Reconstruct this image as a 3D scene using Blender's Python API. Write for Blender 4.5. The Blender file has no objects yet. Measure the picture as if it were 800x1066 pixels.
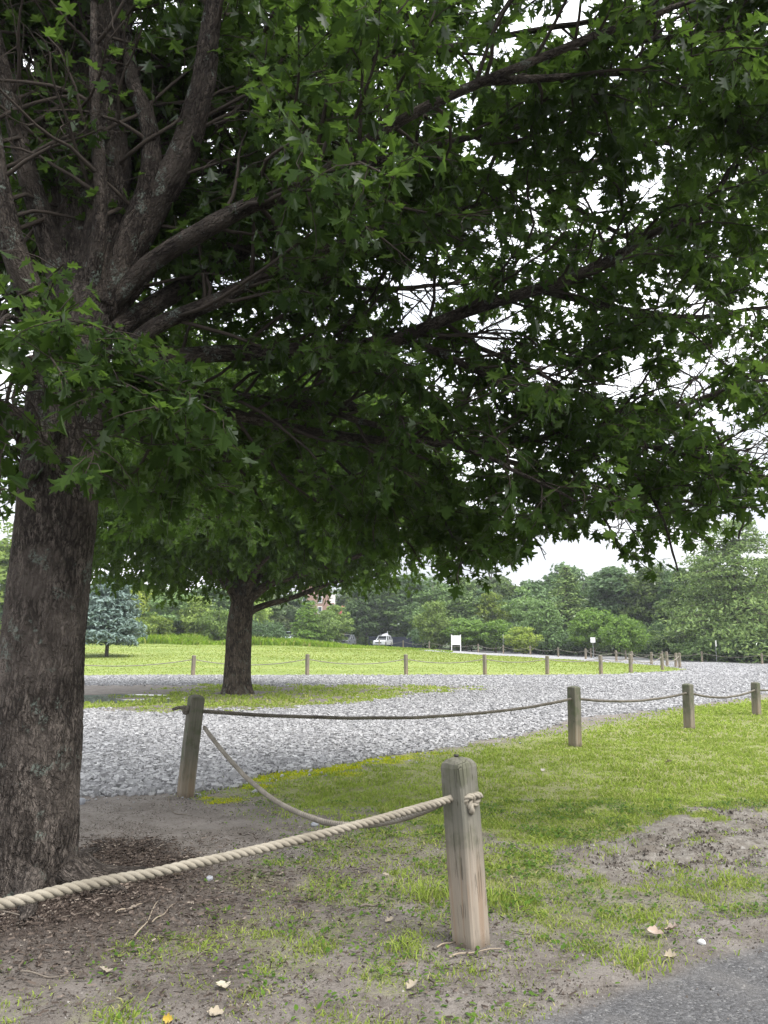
import bpy, math, random
import numpy as np
from mathutils import Vector

rng = np.random.default_rng(7)
random.seed(7)
scene = bpy.context.scene
COL = scene.collection
R = math.radians

# ------------------------------------------------------------------ camera
EYE = 1.55
PITCH = R(9.6)
FPX = 801.0
CP, SP = math.cos(PITCH), math.sin(PITCH)
cam_d = bpy.data.cameras.new("camera")
cam_d.sensor_fit = 'VERTICAL'
cam_d.sensor_height = 36.0
cam_d.lens = FPX / 1066.0 * 36.0
cam_d.clip_start = 0.05
cam_d.clip_end = 6000
cam = bpy.data.objects.new("camera", cam_d)
cam.location = (0, 0, EYE)
cam.rotation_euler = (R(90) + PITCH, 0, 0)
COL.objects.link(cam)
scene.camera = cam


def ray(px, py):
    a, b = (px - 400.0) / FPX, (533.0 - py) / FPX
    return np.array([a, CP - b * SP, SP + b * CP])


def pt(px, py, Y):
    """the point seen at that place of the photograph, Y metres ahead"""
    r = ray(px, py)
    return np.array([0, 0, EYE]) + r * (Y / r[1])


def project(P):
    """where points of the place fall in the photograph"""
    x, y, z = P[:, 0], P[:, 1], P[:, 2] - EYE
    d = y * CP + z * SP
    u = -y * SP + z * CP
    d = np.where(d < 0.05, 0.05, d)
    return 400 + FPX * x / d, 533 - FPX * u / d, d


# ------------------------------------------------------------------ noise
def _hash(ix, iy, iz, seed):
    h = (ix.astype(np.int64) * 374761393 + iy.astype(np.int64) * 668265263 + iz.astype(np.int64) * 2147483647 + seed * 974634777) & 0xFFFFFFFF
    h = ((h ^ (h >> 13)) * 1274126177) & 0xFFFFFFFF
    h = (h ^ (h >> 16)) & 0xFFFFFF
    return h / float(0xFFFFFF)


def vnoise(P, seed=0):
    P = np.asarray(P, float)
    i = np.floor(P).astype(np.int64)
    f = P - i
    f = f * f * (3 - 2 * f)
    out = 0
    for dx in (0, 1):
        wx = f[:, 0] if dx else 1 - f[:, 0]
        for dy in (0, 1):
            wy = f[:, 1] if dy else 1 - f[:, 1]
            for dz in (0, 1):
                wz = f[:, 2] if dz else 1 - f[:, 2]
                out = out + wx * wy * wz * _hash(i[:, 0] + dx, i[:, 1] + dy, i[:, 2] + dz, seed)
    return out


def fbm(P, oct=4, seed=0):
    s, a, t = 0, 0.5, 0
    P = np.asarray(P, float)
    for k in range(oct):
        s = s + a * vnoise(P * (2 ** k) + 17.3 * k, seed + k)
        t += a
        a *= 0.5
    return s / t


def sstep(a, b, x):
    t = np.clip((x - a) / (b - a), 0, 1)
    return t * t * (3 - 2 * t)


# ------------------------------------------------------------------ terrain
_PXS = [-900, 0, 100, 300, 400, 500, 600, 700, 800, 1700]
_ZF = [1.7, 1.75, 1.7, 1.4, 1.0, .40, .05, -.15, -.28, -.3]
_YR = [92, 92, 92, 92, 90, 84, 76, 68, 64, 62]


def terrain(x, y):
    x = np.asarray(x, float); y = np.asarray(y, float)
    px = 400 + FPX * x / np.maximum(y, 8.0) * 1.012
    zf = np.interp(px, _PXS, _ZF)
    yr = np.interp(px, _PXS, _YR)
    t = np.clip((y - 38) / (yr - 38), 0, 1)
    h = zf * t * t * (3 - 2 * t)
    h = h - .10 * sstep(yr + 1, yr + 7, y) * sstep(480, 420, px)
    Q = np.stack([x * .35, y * .35, 0 * x], -1)
    und = (fbm(Q.reshape(-1, 3), 2, 5).reshape(x.shape) - .5) * 0.05
    # the far verge keeps a gentle swell of its own
    return h + und * sstep(2.5, 6, y) * (1 + 2 * sstep(40, 80, y))


def gp(px, py):
    """the ground point seen at that place of the photograph"""
    r = ray(px, py)
    lo, hi = 0.5, 400.0
    Y = 0.5
    prev = 0.5
    step = 0.25
    while Y < 300:
        p = np.array([0, 0, EYE]) + r * (Y / r[1])
        if p[2] <= terrain(p[0], p[1]):
            lo, hi = prev, Y
            for _ in range(30):
                m = .5 * (lo + hi)
                p = np.array([0, 0, EYE]) + r * (m / r[1])
                if p[2] <= terrain(p[0], p[1]): hi = m
                else: lo = m
            p[2] = float(terrain(p[0], p[1]))
            return p
        prev = Y
        Y += step
        step *= 1.02
    p = np.array([0, 0, EYE]) + r * (90 / r[1])
    p[2] = float(terrain(p[0], p[1]))
    return p


def at(px, Y):
    """ground point at distance Y in the direction of photo column px"""
    x = (px - 400) / FPX * (Y * CP)
    return np.array([x, Y, float(terrain(x, Y))])


# ------------------------------------------------------------------ mesh helpers
def mk(name, V, polys, mat=None, parent=None, smooth=False, attrs=None, loc=None, mats=None, mat_idx=None):
    V = np.ascontiguousarray(V, dtype=np.float32)
    me = bpy.data.meshes.new(name)
    polys = [np.asarray(p, dtype=np.int32) for p in polys if len(p)]
    loops = np.concatenate([p.ravel() for p in polys])
    tot = np.concatenate([np.full(len(p), p.shape[1], np.int32) for p in polys])
    start = np.concatenate([[0], np.cumsum(tot)[:-1]]).astype(np.int32)
    me.vertices.add(len(V)); me.vertices.foreach_set('co', V.ravel())
    me.loops.add(len(loops)); me.loops.foreach_set('vertex_index', loops)
    me.polygons.add(len(tot)); me.polygons.foreach_set('loop_start', start); me.polygons.foreach_set('loop_total', tot)
    if mats:
        for m in mats: me.materials.append(m)
        if mat_idx is not None: me.polygons.foreach_set('material_index', np.asarray(mat_idx, np.int32))
    elif mat:
        me.materials.append(mat)
    me.polygons.foreach_set('use_smooth', np.full(len(tot), bool(smooth)))
    me.update(calc_edges=True)
    for k, a in (attrs or {}).items():
        a = np.ascontiguousarray(a, dtype=np.float32)
        if a.ndim == 1:
            me.attributes.new(k, 'FLOAT', 'POINT').data.foreach_set('value', a)
        else:
            me.attributes.new(k, 'FLOAT_VECTOR', 'POINT').data.foreach_set('vector', a.ravel())
    o = bpy.data.objects.new(name, me)
    COL.objects.link(o)
    if parent: o.parent = parent
    if loc is not None: o.location = loc
    return o


def empty(name, loc, rz=0.0):
    o = bpy.data.objects.new(name, None)
    COL.objects.link(o)
    o.empty_display_size = .2
    o.location = loc
    o.rotation_euler = (0, 0, rz)
    return o


def tag(o, label, cat, group=None, kind=None):
    o['label'] = label
    o['category'] = cat
    if group: o['group'] = group
    if kind: o['kind'] = kind
    return o


class MB:
    """collects pieces of one mesh"""
    def __init__(self):
        self.V = []; self.P = {}; self.n = 0; self.A = []

    def add(self, V, polys, attr=None):
        V = np.asarray(V, float)
        for p in polys:
            p = np.asarray(p, int)
            if len(p) == 0: continue
            self.P.setdefault(p.shape[1], []).append(p + self.n)
        self.V.append(V)
        self.A.append(np.zeros((len(V), 3)) if attr is None else attr)
        self.n += len(V)

    def box(self, c, s, bevel=0.0, rz=0.0, ry=0.0, rx=0.0):
        c = np.array(c, float); h = np.array(s, float) / 2
        if bevel <= 0:
            V = np.array([[x, y, z] for x in (-1, 1) for y in (-1, 1) for z in (-1, 1)], float) * h
            F4 = np.array([[0, 1, 3, 2], [4, 6, 7, 5], [0, 4, 5, 1], [2, 3, 7, 6], [0, 2, 6, 4], [1, 5, 7, 3]])
            F3 = []
        else:
            b = min(bevel, h.min() * .9)
            V = []
            for sx in (-1, 1):
                for sy in (-1, 1):
                    for sz in (-1, 1):
                        k = np.array([sx, sy, sz]) * h
                        V += [k - np.array([sx * 0, sy * b, sz * b]), k - np.array([sx * b, 0, sz * b]), k - np.array([sx * b, sy * b, 0])]
            V = np.array(V)
            idx = lambda sx, sy, sz, a: ((sx * 2 + sy) * 2 + sz) * 3 + a
            F4 = []
            F3 = []
            F4.append([idx(0, 0, 0, 0), idx(0, 0, 1, 0), idx(0, 1, 1, 0), idx(0, 1, 0, 0)])
            F4.append([idx(1, 0, 0, 0), idx(1, 1, 0, 0), idx(1, 1, 1, 0), idx(1, 0, 1, 0)])
            F4.append([idx(0, 0, 0, 1), idx(1, 0, 0, 1), idx(1, 0, 1, 1), idx(0, 0, 1, 1)])
            F4.append([idx(0, 1, 0, 1), idx(0, 1, 1, 1), idx(1, 1, 1, 1), idx(1, 1, 0, 1)])
            F4.append([idx(0, 0, 0, 2), idx(0, 1, 0, 2), idx(1, 1, 0, 2), idx(1, 0, 0, 2)])
            F4.append([idx(0, 0, 1, 2), idx(1, 0, 1, 2), idx(1, 1, 1, 2), idx(0, 1, 1, 2)])
            for a in (0, 1):
                for b2 in (0, 1):
                    F4.append([idx(a, b2, 0, 0), idx(a, b2, 1, 0), idx(a, b2, 1, 1), idx(a, b2, 0, 1)])
                    F4.append([idx(a, 0, b2, 0), idx(a, 1, b2, 0), idx(a, 1, b2, 2), idx(a, 0, b2, 2)])
                    F4.append([idx(0, a, b2, 1), idx(1, a, b2, 1), idx(1, a, b2, 2), idx(0, a, b2, 2)])
            for a in (0, 1):
                for b2 in (0, 1):
                    for c2 in (0, 1):
                        F3.append([idx(a, b2, c2, 0), idx(a, b2, c2, 1), idx(a, b2, c2, 2)])
            F4 = np.array(F4); F3 = np.array(F3)
        for ang, ax in ((rx, 0), (ry, 1), (rz, 2)):
            if ang:
                ca, sa = math.cos(ang), math.sin(ang)
                i, j = [(1, 2), (2, 0), (0, 1)][ax]
                W = V.copy()
                W[:, i] = V[:, i] * ca - V[:, j] * sa
                W[:, j] = V[:, i] * sa + V[:, j] * ca
                V = W
        self.add(V + c, [F4] + ([F3] if len(F3) else []))
        return self

    def tube(self, pts, rad, seg=8, cap=True, flat=1.0):
        V, F4, F3, A = tube(pts, rad, seg, cap)
        self.add(V, [F4, F3], A)
        return self

    def build(self, name, mat, parent=None, smooth=False, loc=None, bark=False):
        V = np.concatenate(self.V)
        polys = [np.concatenate(self.P[k]) for k in sorted(self.P)]
        return mk(name, V, polys, mat, parent, smooth, {'bc': np.concatenate(self.A)} if bark else None, loc)


def frames(P):
    P = np.asarray(P, float)
    T = np.gradient(P, axis=0)
    T /= np.linalg.norm(T, axis=1)[:, None] + 1e-12
    N = np.zeros_like(P)
    ref = np.array([0, 0, 1.0]) if abs(T[0, 2]) < .8 else np.array([1.0, 0, 0])
    n = ref - T[0] * ref.dot(T[0]); n /= np.linalg.norm(n)
    for i in range(len(P)):
        n = n - T[i] * n.dot(T[i]); n /= np.linalg.norm(n) + 1e-12
        N[i] = n
    return T, N, np.cross(T, N)


def tube(P, rad, seg=8, cap=True, disp=None):
    P = np.asarray(P, float)
    n = len(P)
    rad = np.broadcast_to(np.asarray(rad, float), (n,))
    T, N, B = frames(P)
    a = np.arange(seg) / seg * 2 * np.pi
    ca, sa = np.cos(a), np.sin(a)
    s = np.concatenate([[0], np.cumsum(np.linalg.norm(np.diff(P, axis=0), axis=1))])
    bc = np.stack([rad[:, None] * ca, rad[:, None] * sa, np.repeat(s[:, None], seg, 1)], -1).reshape(-1, 3)
    rr = np.repeat(rad[:, None], seg, 1)
    if disp is not None:
        rr = rr + disp(bc, np.tile(a, n)).reshape(n, seg)
    V = P[:, None, :] + rr[..., None] * (ca[None, :, None] * N[:, None, :] + sa[None, :, None] * B[:, None, :])
    V = V.reshape(-1, 3)
    i = np.arange(n - 1)[:, None] * seg
    j = np.arange(seg)[None, :]
    k = (j + 1) % seg
    F4 = np.stack([i + j, i + k, i + seg + k, i + seg + j], -1).reshape(-1, 4)
    F3 = np.zeros((0, 3), int)
    if cap:
        V = np.concatenate([V, P[:1], P[-1:]])
        bc = np.concatenate([bc, bc[:1], bc[-1:]])
        c0, c1 = n * seg, n * seg + 1
        jj = np.arange(seg); kk = (jj + 1) % seg
        F3 = np.concatenate([np.stack([np.full(seg, c0), kk, jj], -1), np.stack([np.full(seg, c1), (n - 1) * seg + jj, (n - 1) * seg + kk], -1)])
    return V, F4, F3, bc


def spline(pts, n):
    """Catmull-Rom through the given points"""
    P = np.asarray(pts, float)
    if len(P) == 2:
        t = np.linspace(0, 1, n)[:, None]
        return P[0] * (1 - t) + P[1] * t
    Q = np.concatenate([[2 * P[0] - P[1]], P, [2 * P[-1] - P[-2]]])
    u = np.linspace(0, len(P) - 1 - 1e-9, n)
    i = u.astype(int); t = (u - i)[:, None]
    a, b, c, d = Q[i], Q[i + 1], Q[i + 2], Q[i + 3]
    return .5 * (2 * b + (c - a) * t + (2 * a - 5 * b + 4 * c - d) * t ** 2 + (3 * b - a - 3 * c + d) * t ** 3)


# ------------------------------------------------------------------ materials
def new_mat(name):
    m = bpy.data.materials.new(name)
    m.use_nodes = True
    nt = m.node_tree
    nt.nodes.clear()
    out = nt.nodes.new('ShaderNodeOutputMaterial')
    return m, nt, out


class NT:
    def __init__(self, nt): self.nt = nt

    def n(self, typ, **kw):
        nd = self.nt.nodes.new(typ)
        for k, v in kw.items(): setattr(nd, k, v)
        return nd

    def l(self, a, b): self.nt.links.new(a, b)

    def val(self, sock, v):
        if hasattr(v, 'is_linked') or isinstance(v, bpy.types.NodeSocket): self.l(v, sock)
        else: sock.default_value = v

    def mix(self, f, a, b, blend='MIX'):
        nd = self.n('ShaderNodeMix', data_type='RGBA', blend_type=blend)
        self.val(nd.inputs[0], f)
        for s, v in ((nd.inputs[6], a), (nd.inputs[7], b)):
            if isinstance(v, tuple): s.default_value = (*v[:3], 1)
            else: self.l(v, s)
        return nd.outputs[2]

    def math(self, op, a, b=0.0, c=None, clamp=False):
        nd = self.n('ShaderNodeMath', operation=op, use_clamp=clamp)
        self.val(nd.inputs[0], a); self.val(nd.inputs[1], b)
        if c is not None: self.val(nd.inputs[2], c)
        return nd.outputs[0]

    def ramp(self, f, stops, interp='LINEAR'):
        nd = self.n('ShaderNodeValToRGB')
        nd.color_ramp.interpolation = interp
        e = nd.color_ramp.elements
        while len(e) > 1: e.remove(e[-1])
        e[0].position = stops[0][0]; e[0].color = (*stops[0][1][:3], 1)
        for p, c in stops[1:]:
            x = e.new(p); x.color = (*c[:3], 1)
        self.val(nd.inputs[0], f)
        return nd.outputs[0]

    def rampv(self, f, a, b):
        nd = self.n('ShaderNodeMapRange', interpolation_type='SMOOTHSTEP')
        self.val(nd.inputs[0], f); nd.inputs[1].default_value = a; nd.inputs[2].default_value = b
        return nd.outputs[0]

    def noise(self, vec, scale, detail=4, rough=.55, dist=0.0):
        nd = self.n('ShaderNodeTexNoise')
        if vec is not None: self.l(vec, nd.inputs['Vector'])
        nd.inputs['Scale'].default_value = scale
        nd.inputs['Detail'].default_value = detail
        nd.inputs['Roughness'].default_value = rough
        nd.inputs['Distortion'].default_value = dist
        return nd.outputs['Fac']

    def voro(self, vec, scale, feature='F1', out='Distance', rand=1.0):
        nd = self.n('ShaderNodeTexVoronoi', feature=feature)
        if vec is not None: self.l(vec, nd.inputs['Vector'])
        nd.inputs['Scale'].default_value = scale
        nd.inputs['Randomness'].default_value = rand
        return nd.outputs[out]

    def mapping(self, vec, scale=(1, 1, 1)):
        nd = self.n('ShaderNodeMapping')
        self.l(vec, nd.inputs[0]); nd.inputs['Scale'].default_value = scale
        return nd.outputs[0]

    def attr(self, name, out='Fac'):
        nd = self.n('ShaderNodeAttribute'); nd.attribute_name = name
        return nd.outputs[out]

    def obj(self):
        return self.n('ShaderNodeTexCoord').outputs['Object']

    def pos(self):
        return self.n('ShaderNodeNewGeometry').outputs['Position']

    def island(self):
        return self.n('ShaderNodeNewGeometry').outputs['Random Per Island']

    def bump(self, h, dist=.01, strength=1.0, normal=None):
        nd = self.n('ShaderNodeBump')
        nd.inputs['Distance'].default_value = dist
        nd.inputs['Strength'].default_value = strength
        self.l(h, nd.inputs['Height'])
        if normal: self.l(normal, nd.inputs['Normal'])
        return nd.outputs[0]

    def bsdf(self, col, rough=.8, normal=None, spec=.3, metal=0.0):
        nd = self.n('ShaderNodeBsdfPrincipled')
        if isinstance(col, tuple): nd.inputs['Base Color'].default_value = (*col[:3], 1)
        else: self.l(col, nd.inputs['Base Color'])
        self.val(nd.inputs['Roughness'], rough)
        nd.inputs['Specular IOR Level'].default_value = spec
        nd.inputs['Metallic'].default_value = metal
        if normal: self.l(normal, nd.inputs['Normal'])
        return nd.outputs[0]


def simple_mat(name, col, rough=.6, spec=.3, metal=0.0, var=.15, scale=6.0):
    m, nt, out = new_mat(name); g = NT(nt)
    f = g.noise(g.obj(), scale, 4)
    c = g.mix(f, tuple(v * (1 - var) for v in col), tuple(min(1, v * (1 + var)) for v in col))
    g.l(g.bsdf(c, rough, None, spec, metal), out.inputs[0])
    return m


def leaf_mat(name, dark, light, trans, tfac=.4, gloss=.06, per_obj=False, rough=.45, uscale=None):
    m, nt, out = new_mat(name); g = NT(nt)
    f = g.island()
    c = g.mix(f, dark, light)
    if per_obj:
        oi = g.n('ShaderNodeObjectInfo').outputs['Random']
        hsv = g.n('ShaderNodeHueSaturation')
        g.l(c, hsv.inputs['Color'])
        g.l(g.math('MULTIPLY_ADD', oi, .05, .475), hsv.inputs['Hue'])
        g.l(g.math('MULTIPLY_ADD', oi, -.3, 1.1), hsv.inputs['Saturation'])
        o2 = g.math('FRACT', g.math('MULTIPLY', oi, 7.31))
        g.l(g.math('MULTIPLY_ADD', o2, .6, .7), hsv.inputs['Value'])
        c = hsv.outputs[0]
    d = g.n('ShaderNodeBsdfDiffuse'); g.l(c, d.inputs[0])
    t = g.n('ShaderNodeBsdfTranslucent')
    tc = g.mix(f, tuple(v * .7 for v in trans), trans)
    g.l(tc, t.inputs[0])
    ms = g.n('ShaderNodeMixShader'); ms.inputs[0].default_value = tfac
    g.l(d.outputs[0], ms.inputs[1]); g.l(t.outputs[0], ms.inputs[2])
    gl = g.n('ShaderNodeBsdfGlossy'); gl.inputs['Roughness'].default_value = rough
    gl.inputs[0].default_value = (1, 1, 1, 1)
    ms2 = g.n('ShaderNodeMixShader')
    fr = g.n('ShaderNodeFresnel'); fr.inputs[0].default_value = 1.4
    g.l(g.math('MULTIPLY', fr.outputs[0], gloss * 8), ms2.inputs[0])
    g.l(ms.outputs[0], ms2.inputs[1]); g.l(gl.outputs[0], ms2.inputs[2])
    g.l(ms2.outputs[0], out.inputs[0])
    return m


def bark_mat(name, base=(.15, .122, .098), crev=(.06, .05, .042), scale=1.0, lichen=True, shaded_top=False):
    m, nt, out = new_mat(name); g = NT(nt)
    bc = g.attr('bc', 'Vector')
    wob = g.n('ShaderNodeTexNoise'); g.l(bc, wob.inputs['Vector']); wob.inputs['Scale'].default_value = 14 * scale
    wob.inputs['Detail'].default_value = 4
    dv = g.n('ShaderNodeVectorMath', operation='MULTIPLY_ADD')
    g.l(wob.outputs['Color'], dv.inputs[0]); dv.inputs[1].default_value = (.045, .045, .07); g.l(bc, dv.inputs[2])
    e = g.voro(g.mapping(dv.outputs[0], (30 * scale, 30 * scale, 7.5 * scale)), 1.0, 'DISTANCE_TO_EDGE')
    e2 = g.voro(g.mapping(dv.outputs[0], (85 * scale, 85 * scale, 24 * scale)), 1.0, 'DISTANCE_TO_EDGE')
    ee = g.rampv(e, .02, .22); ee2 = g.rampv(e2, .0, .25)
    n1 = g.noise(g.mapping(dv.outputs[0], (70 * scale, 70 * scale, 17 * scale)), 1.0, 6, .7)
    n2 = g.noise(bc, 3.0, 4)
    n3 = g.noise(g.mapping(bc, (16, 16, 4.5)), 1.0, 5, .65)
    n4 = g.noise(bc, 160 * scale, 3, .7)
    h = g.math('ADD', g.math('ADD', g.math('MULTIPLY', ee, .5), g.math('MULTIPLY', ee2, .22)), g.math('MULTIPLY', n1, .7))
    cf = g.math('MULTIPLY', g.math('MULTIPLY_ADD', ee, .75, .25), g.math('MULTIPLY_ADD', g.rampv(n1, .36, .62), .7, .3))
    c = g.mix(cf, crev, base)  # furrow shade put into the colour on top of the bark's own dark cracks
    c = g.mix(g.math('MULTIPLY', g.rampv(n2, .42, .66), .6), c, tuple(b * 1.45 for b in base))
    c = g.mix(g.math('MULTIPLY', g.math('MULTIPLY', g.rampv(n3, .46, .62), g.rampv(n1, .42, .58)), .8), c, tuple(b * 2.1 for b in base))
    if lichen:
        l1 = g.noise(bc, 5.5, 5, .6)
        l2 = g.noise(bc, 60.0, 4, .7)
        lm = g.math('MULTIPLY', g.rampv(l1, .58, .64), g.rampv(l2, .45, .58))
        c = g.mix(g.math('MULTIPLY', lm, .65), c, (.24, .29, .25))
    if shaded_top:  # canopy shade painted into the bark, darker towards the fork
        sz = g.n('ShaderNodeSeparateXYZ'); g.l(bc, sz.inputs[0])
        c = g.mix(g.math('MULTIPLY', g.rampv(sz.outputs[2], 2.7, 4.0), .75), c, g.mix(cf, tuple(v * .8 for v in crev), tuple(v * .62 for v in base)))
    g.l(g.bsdf(c, .92, g.bump(h, .035, 1.0), .12), out.inputs[0])
    return m


# ------------------------------------------------------------------ world and sun
def build_light():
    w = bpy.data.worlds.new("World"); scene.world = w
    w.use_nodes = True
    nt = w.node_tree; nt.nodes.clear(); g = NT(nt)
    out = g.n('ShaderNodeOutputWorld'); bg = g.n('ShaderNodeBackground')
    sky = g.n('ShaderNodeTexSky', sky_type='NISHITA')
    sky.sun_disc = False
    sky.sun_elevation = R(52); sky.sun_rotation = R(125)
    sky.air_density = 1.5; sky.dust_density = 4.0; sky.ozone_density = 1.0
    co = g.n('ShaderNodeTexCoord').outputs['Generated']
    cl = g.noise(g.mapping(co, (1.2, 1.2, 3.4)), 2.2, 5, .55, .3)
    cloud = g.ramp(cl, [(.34, (4.6, 4.85, 5.3)), (.52, (6.9, 7.05, 7.3)), (.7, (10.2, 10.2, 10.25))])
    sz = g.n('ShaderNodeSeparateXYZ'); g.l(co, sz.inputs[0])
    ov = g.math('MULTIPLY_ADD', g.math('MAXIMUM', sz.outputs[2], 0.0), .92, .46)
    cc = g.n('ShaderNodeCombineXYZ')
    for k in range(3): g.l(ov, cc.inputs[k])
    cloud = g.mix(1.0, cloud, cc.outputs[0], 'MULTIPLY')
    c = g.mix(.92, sky.outputs[0], cloud)
    g.l(c, bg.inputs[0]); bg.inputs[1].default_value = .12
    g.l(bg.outputs[0], out.inputs[0])
    ld = bpy.data.lights.new("sun", 'SUN'); ld.energy = 1.5; ld.angle = R(30); ld.color = (1, .97, .92)
    lo = bpy.data.objects.new("sun", ld); COL.objects.link(lo)
    lo.rotation_euler = Vector((-math.sin(R(125)) * math.cos(R(52)), -math.cos(R(125)) * math.cos(R(52)), -math.sin(R(52)))).to_track_quat('-Z', 'Y').to_euler()
    vs = scene.view_settings
    vs.view_transform = 'Standard'; vs.look = 'None'; vs.exposure = EXPOSURE; vs.gamma = 1.0
    vs.use_curve_mapping = False


EXPOSURE = 1.5
build_light()

# ------------------------------------------------------------------ ground masks
def gpoly(pix):
    return np.array([gp(*p)[:2] for p in pix])


def poly_sd(P, poly):
    """signed distance to a polygon, positive inside"""
    x, y = P[:, 0], P[:, 1]
    inside = np.zeros(len(P), bool)
    d2 = np.full(len(P), 1e18)
    n = len(poly)
    for i in range(n):
        a, b = poly[i], poly[(i + 1) % n]
        c = ((a[1] > y) != (b[1] > y))
        xi = (b[0] - a[0]) * (y - a[1]) / (b[1] - a[1] + 1e-12) + a[0]
        inside ^= c & (x < xi)
        e = b - a
        t = np.clip(((x - a[0]) * e[0] + (y - a[1]) * e[1]) / (e.dot(e) + 1e-12), 0, 1)
        dx, dy = x - a[0] - t * e[0], y - a[1] - t * e[1]
        d2 = np.minimum(d2, dx * dx + dy * dy)
    return np.sqrt(d2) * np.where(inside, 1, -1)


near_edge = [(80, 829), (150, 828), (190, 824), (235, 820), (270, 806), (330, 800), (390, 789), (430, 783), (480, 776), (540, 764), (600, 748), (650, 742), (700, 737), (750, 730), (800, 722)]
POLY_GRAVEL = np.concatenate([
    np.array([[-40., 7.6], [-14., 7.7], [-6, 8.2]]), gpoly(near_edge),
    np.array([[16., 24.], [40., 34.], [90., 45.], [90., 58.], [45, 62.]]),
    gpoly([(800, 690.5), (740, 687.6), (700, 685.8), (650, 683.6), (600, 681.2), (550, 679.0), (500, 677.0), (450, 675.0), (440, 677.6), (500, 681.6), (550, 684), (600, 687), (640, 690), (690, 693), (716, 697), (690, 699.5), (650, 701.5), (600, 702.6), (400, 703), (80, 703.5)]),
    np.array([[-30, 35.], [-60, 35.]])])
POLY_ISLAND = gpoly([(-300, 745), (-100, 745), (80, 742), (200, 741), (300, 738), (360, 734), (420, 726), (470, 720), (512, 716.5), (470, 713.8), (300, 713), (200, 713), (80, 713.5), (-100, 713), (-300, 713)])
POLY_LAWN = np.concatenate([gpoly([(80, 703.5), (400, 703), (600, 702.6), (650, 701.5), (690, 699.5), (716, 697), (690, 693.3), (640, 690), (600, 687), (550, 684), (500, 681.6), (440, 677.6)]), np.array([[2., 97.], [-20, 100], [-120., 105.], [-120., 35.], [-30, 35.]])])
POLY_ASPH = np.concatenate([np.array([[-12., 1.2], [-4., 2.3], [-1.2, 2.95], [0.1, 3.35]]), gpoly([(530, 1064), (590, 1046), (645, 1024), (705, 1003), (762, 986), (800, 974)]), np.array([[3.2, 5.5], [7., 8.2], [20., 13.], [60., 20.], [60, -40], [-60, -40], [-60., -1.]])])
POLY_PATCH = gpoly([(585, 900), (600, 880), (660, 856), (720, 841), (800, 836), (900, 836), (900, 900), (800, 908), (740, 912), (690, 914), (640, 912)])
POLY_BARE = gpoly([(60, 842), (130, 832), (190, 830), (240, 842), (300, 850), (345, 858), (300, 880), (240, 890), (150, 900), (60, 905)])
POLY_GRASSR = np.concatenate([gpoly([(215, 826), (270, 808), (400, 790), (540, 766), (700, 738), (800, 724)]), np.array([[16., 23.5], [40., 33.], [60., 36.], [60., 20.5], [20., 13.4], [7., 8.5]]), gpoly([(800, 955), (740, 968), (680, 985), (600, 1000), (540, 1002), (500, 975), (440, 960), (400, 930), (380, 900), (330, 862), (260, 842)])])
MOSS = [(gp(232, 834), .2), (gp(212, 832), .12), (gp(285, 811), .3), (gp(310, 806), .3), (gp(335, 801), .34), (gp(360, 798), .3), (gp(390, 793), .36), (gp(420, 789), .3), (gp(450, 785), .25), (gp(265, 818), .2), (gp(365, 806), .2)]
TREE1 = np.array([-2.23, 5.23])
TREE2 = gp(247, 722)
PUD = [(gp(150, 723.5), 2.0, .26), (gp(118, 729.5), 2.4, .34), (gp(182, 727), 1.0, .2), (gp(95, 725), 1.8, .24)]


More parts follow.
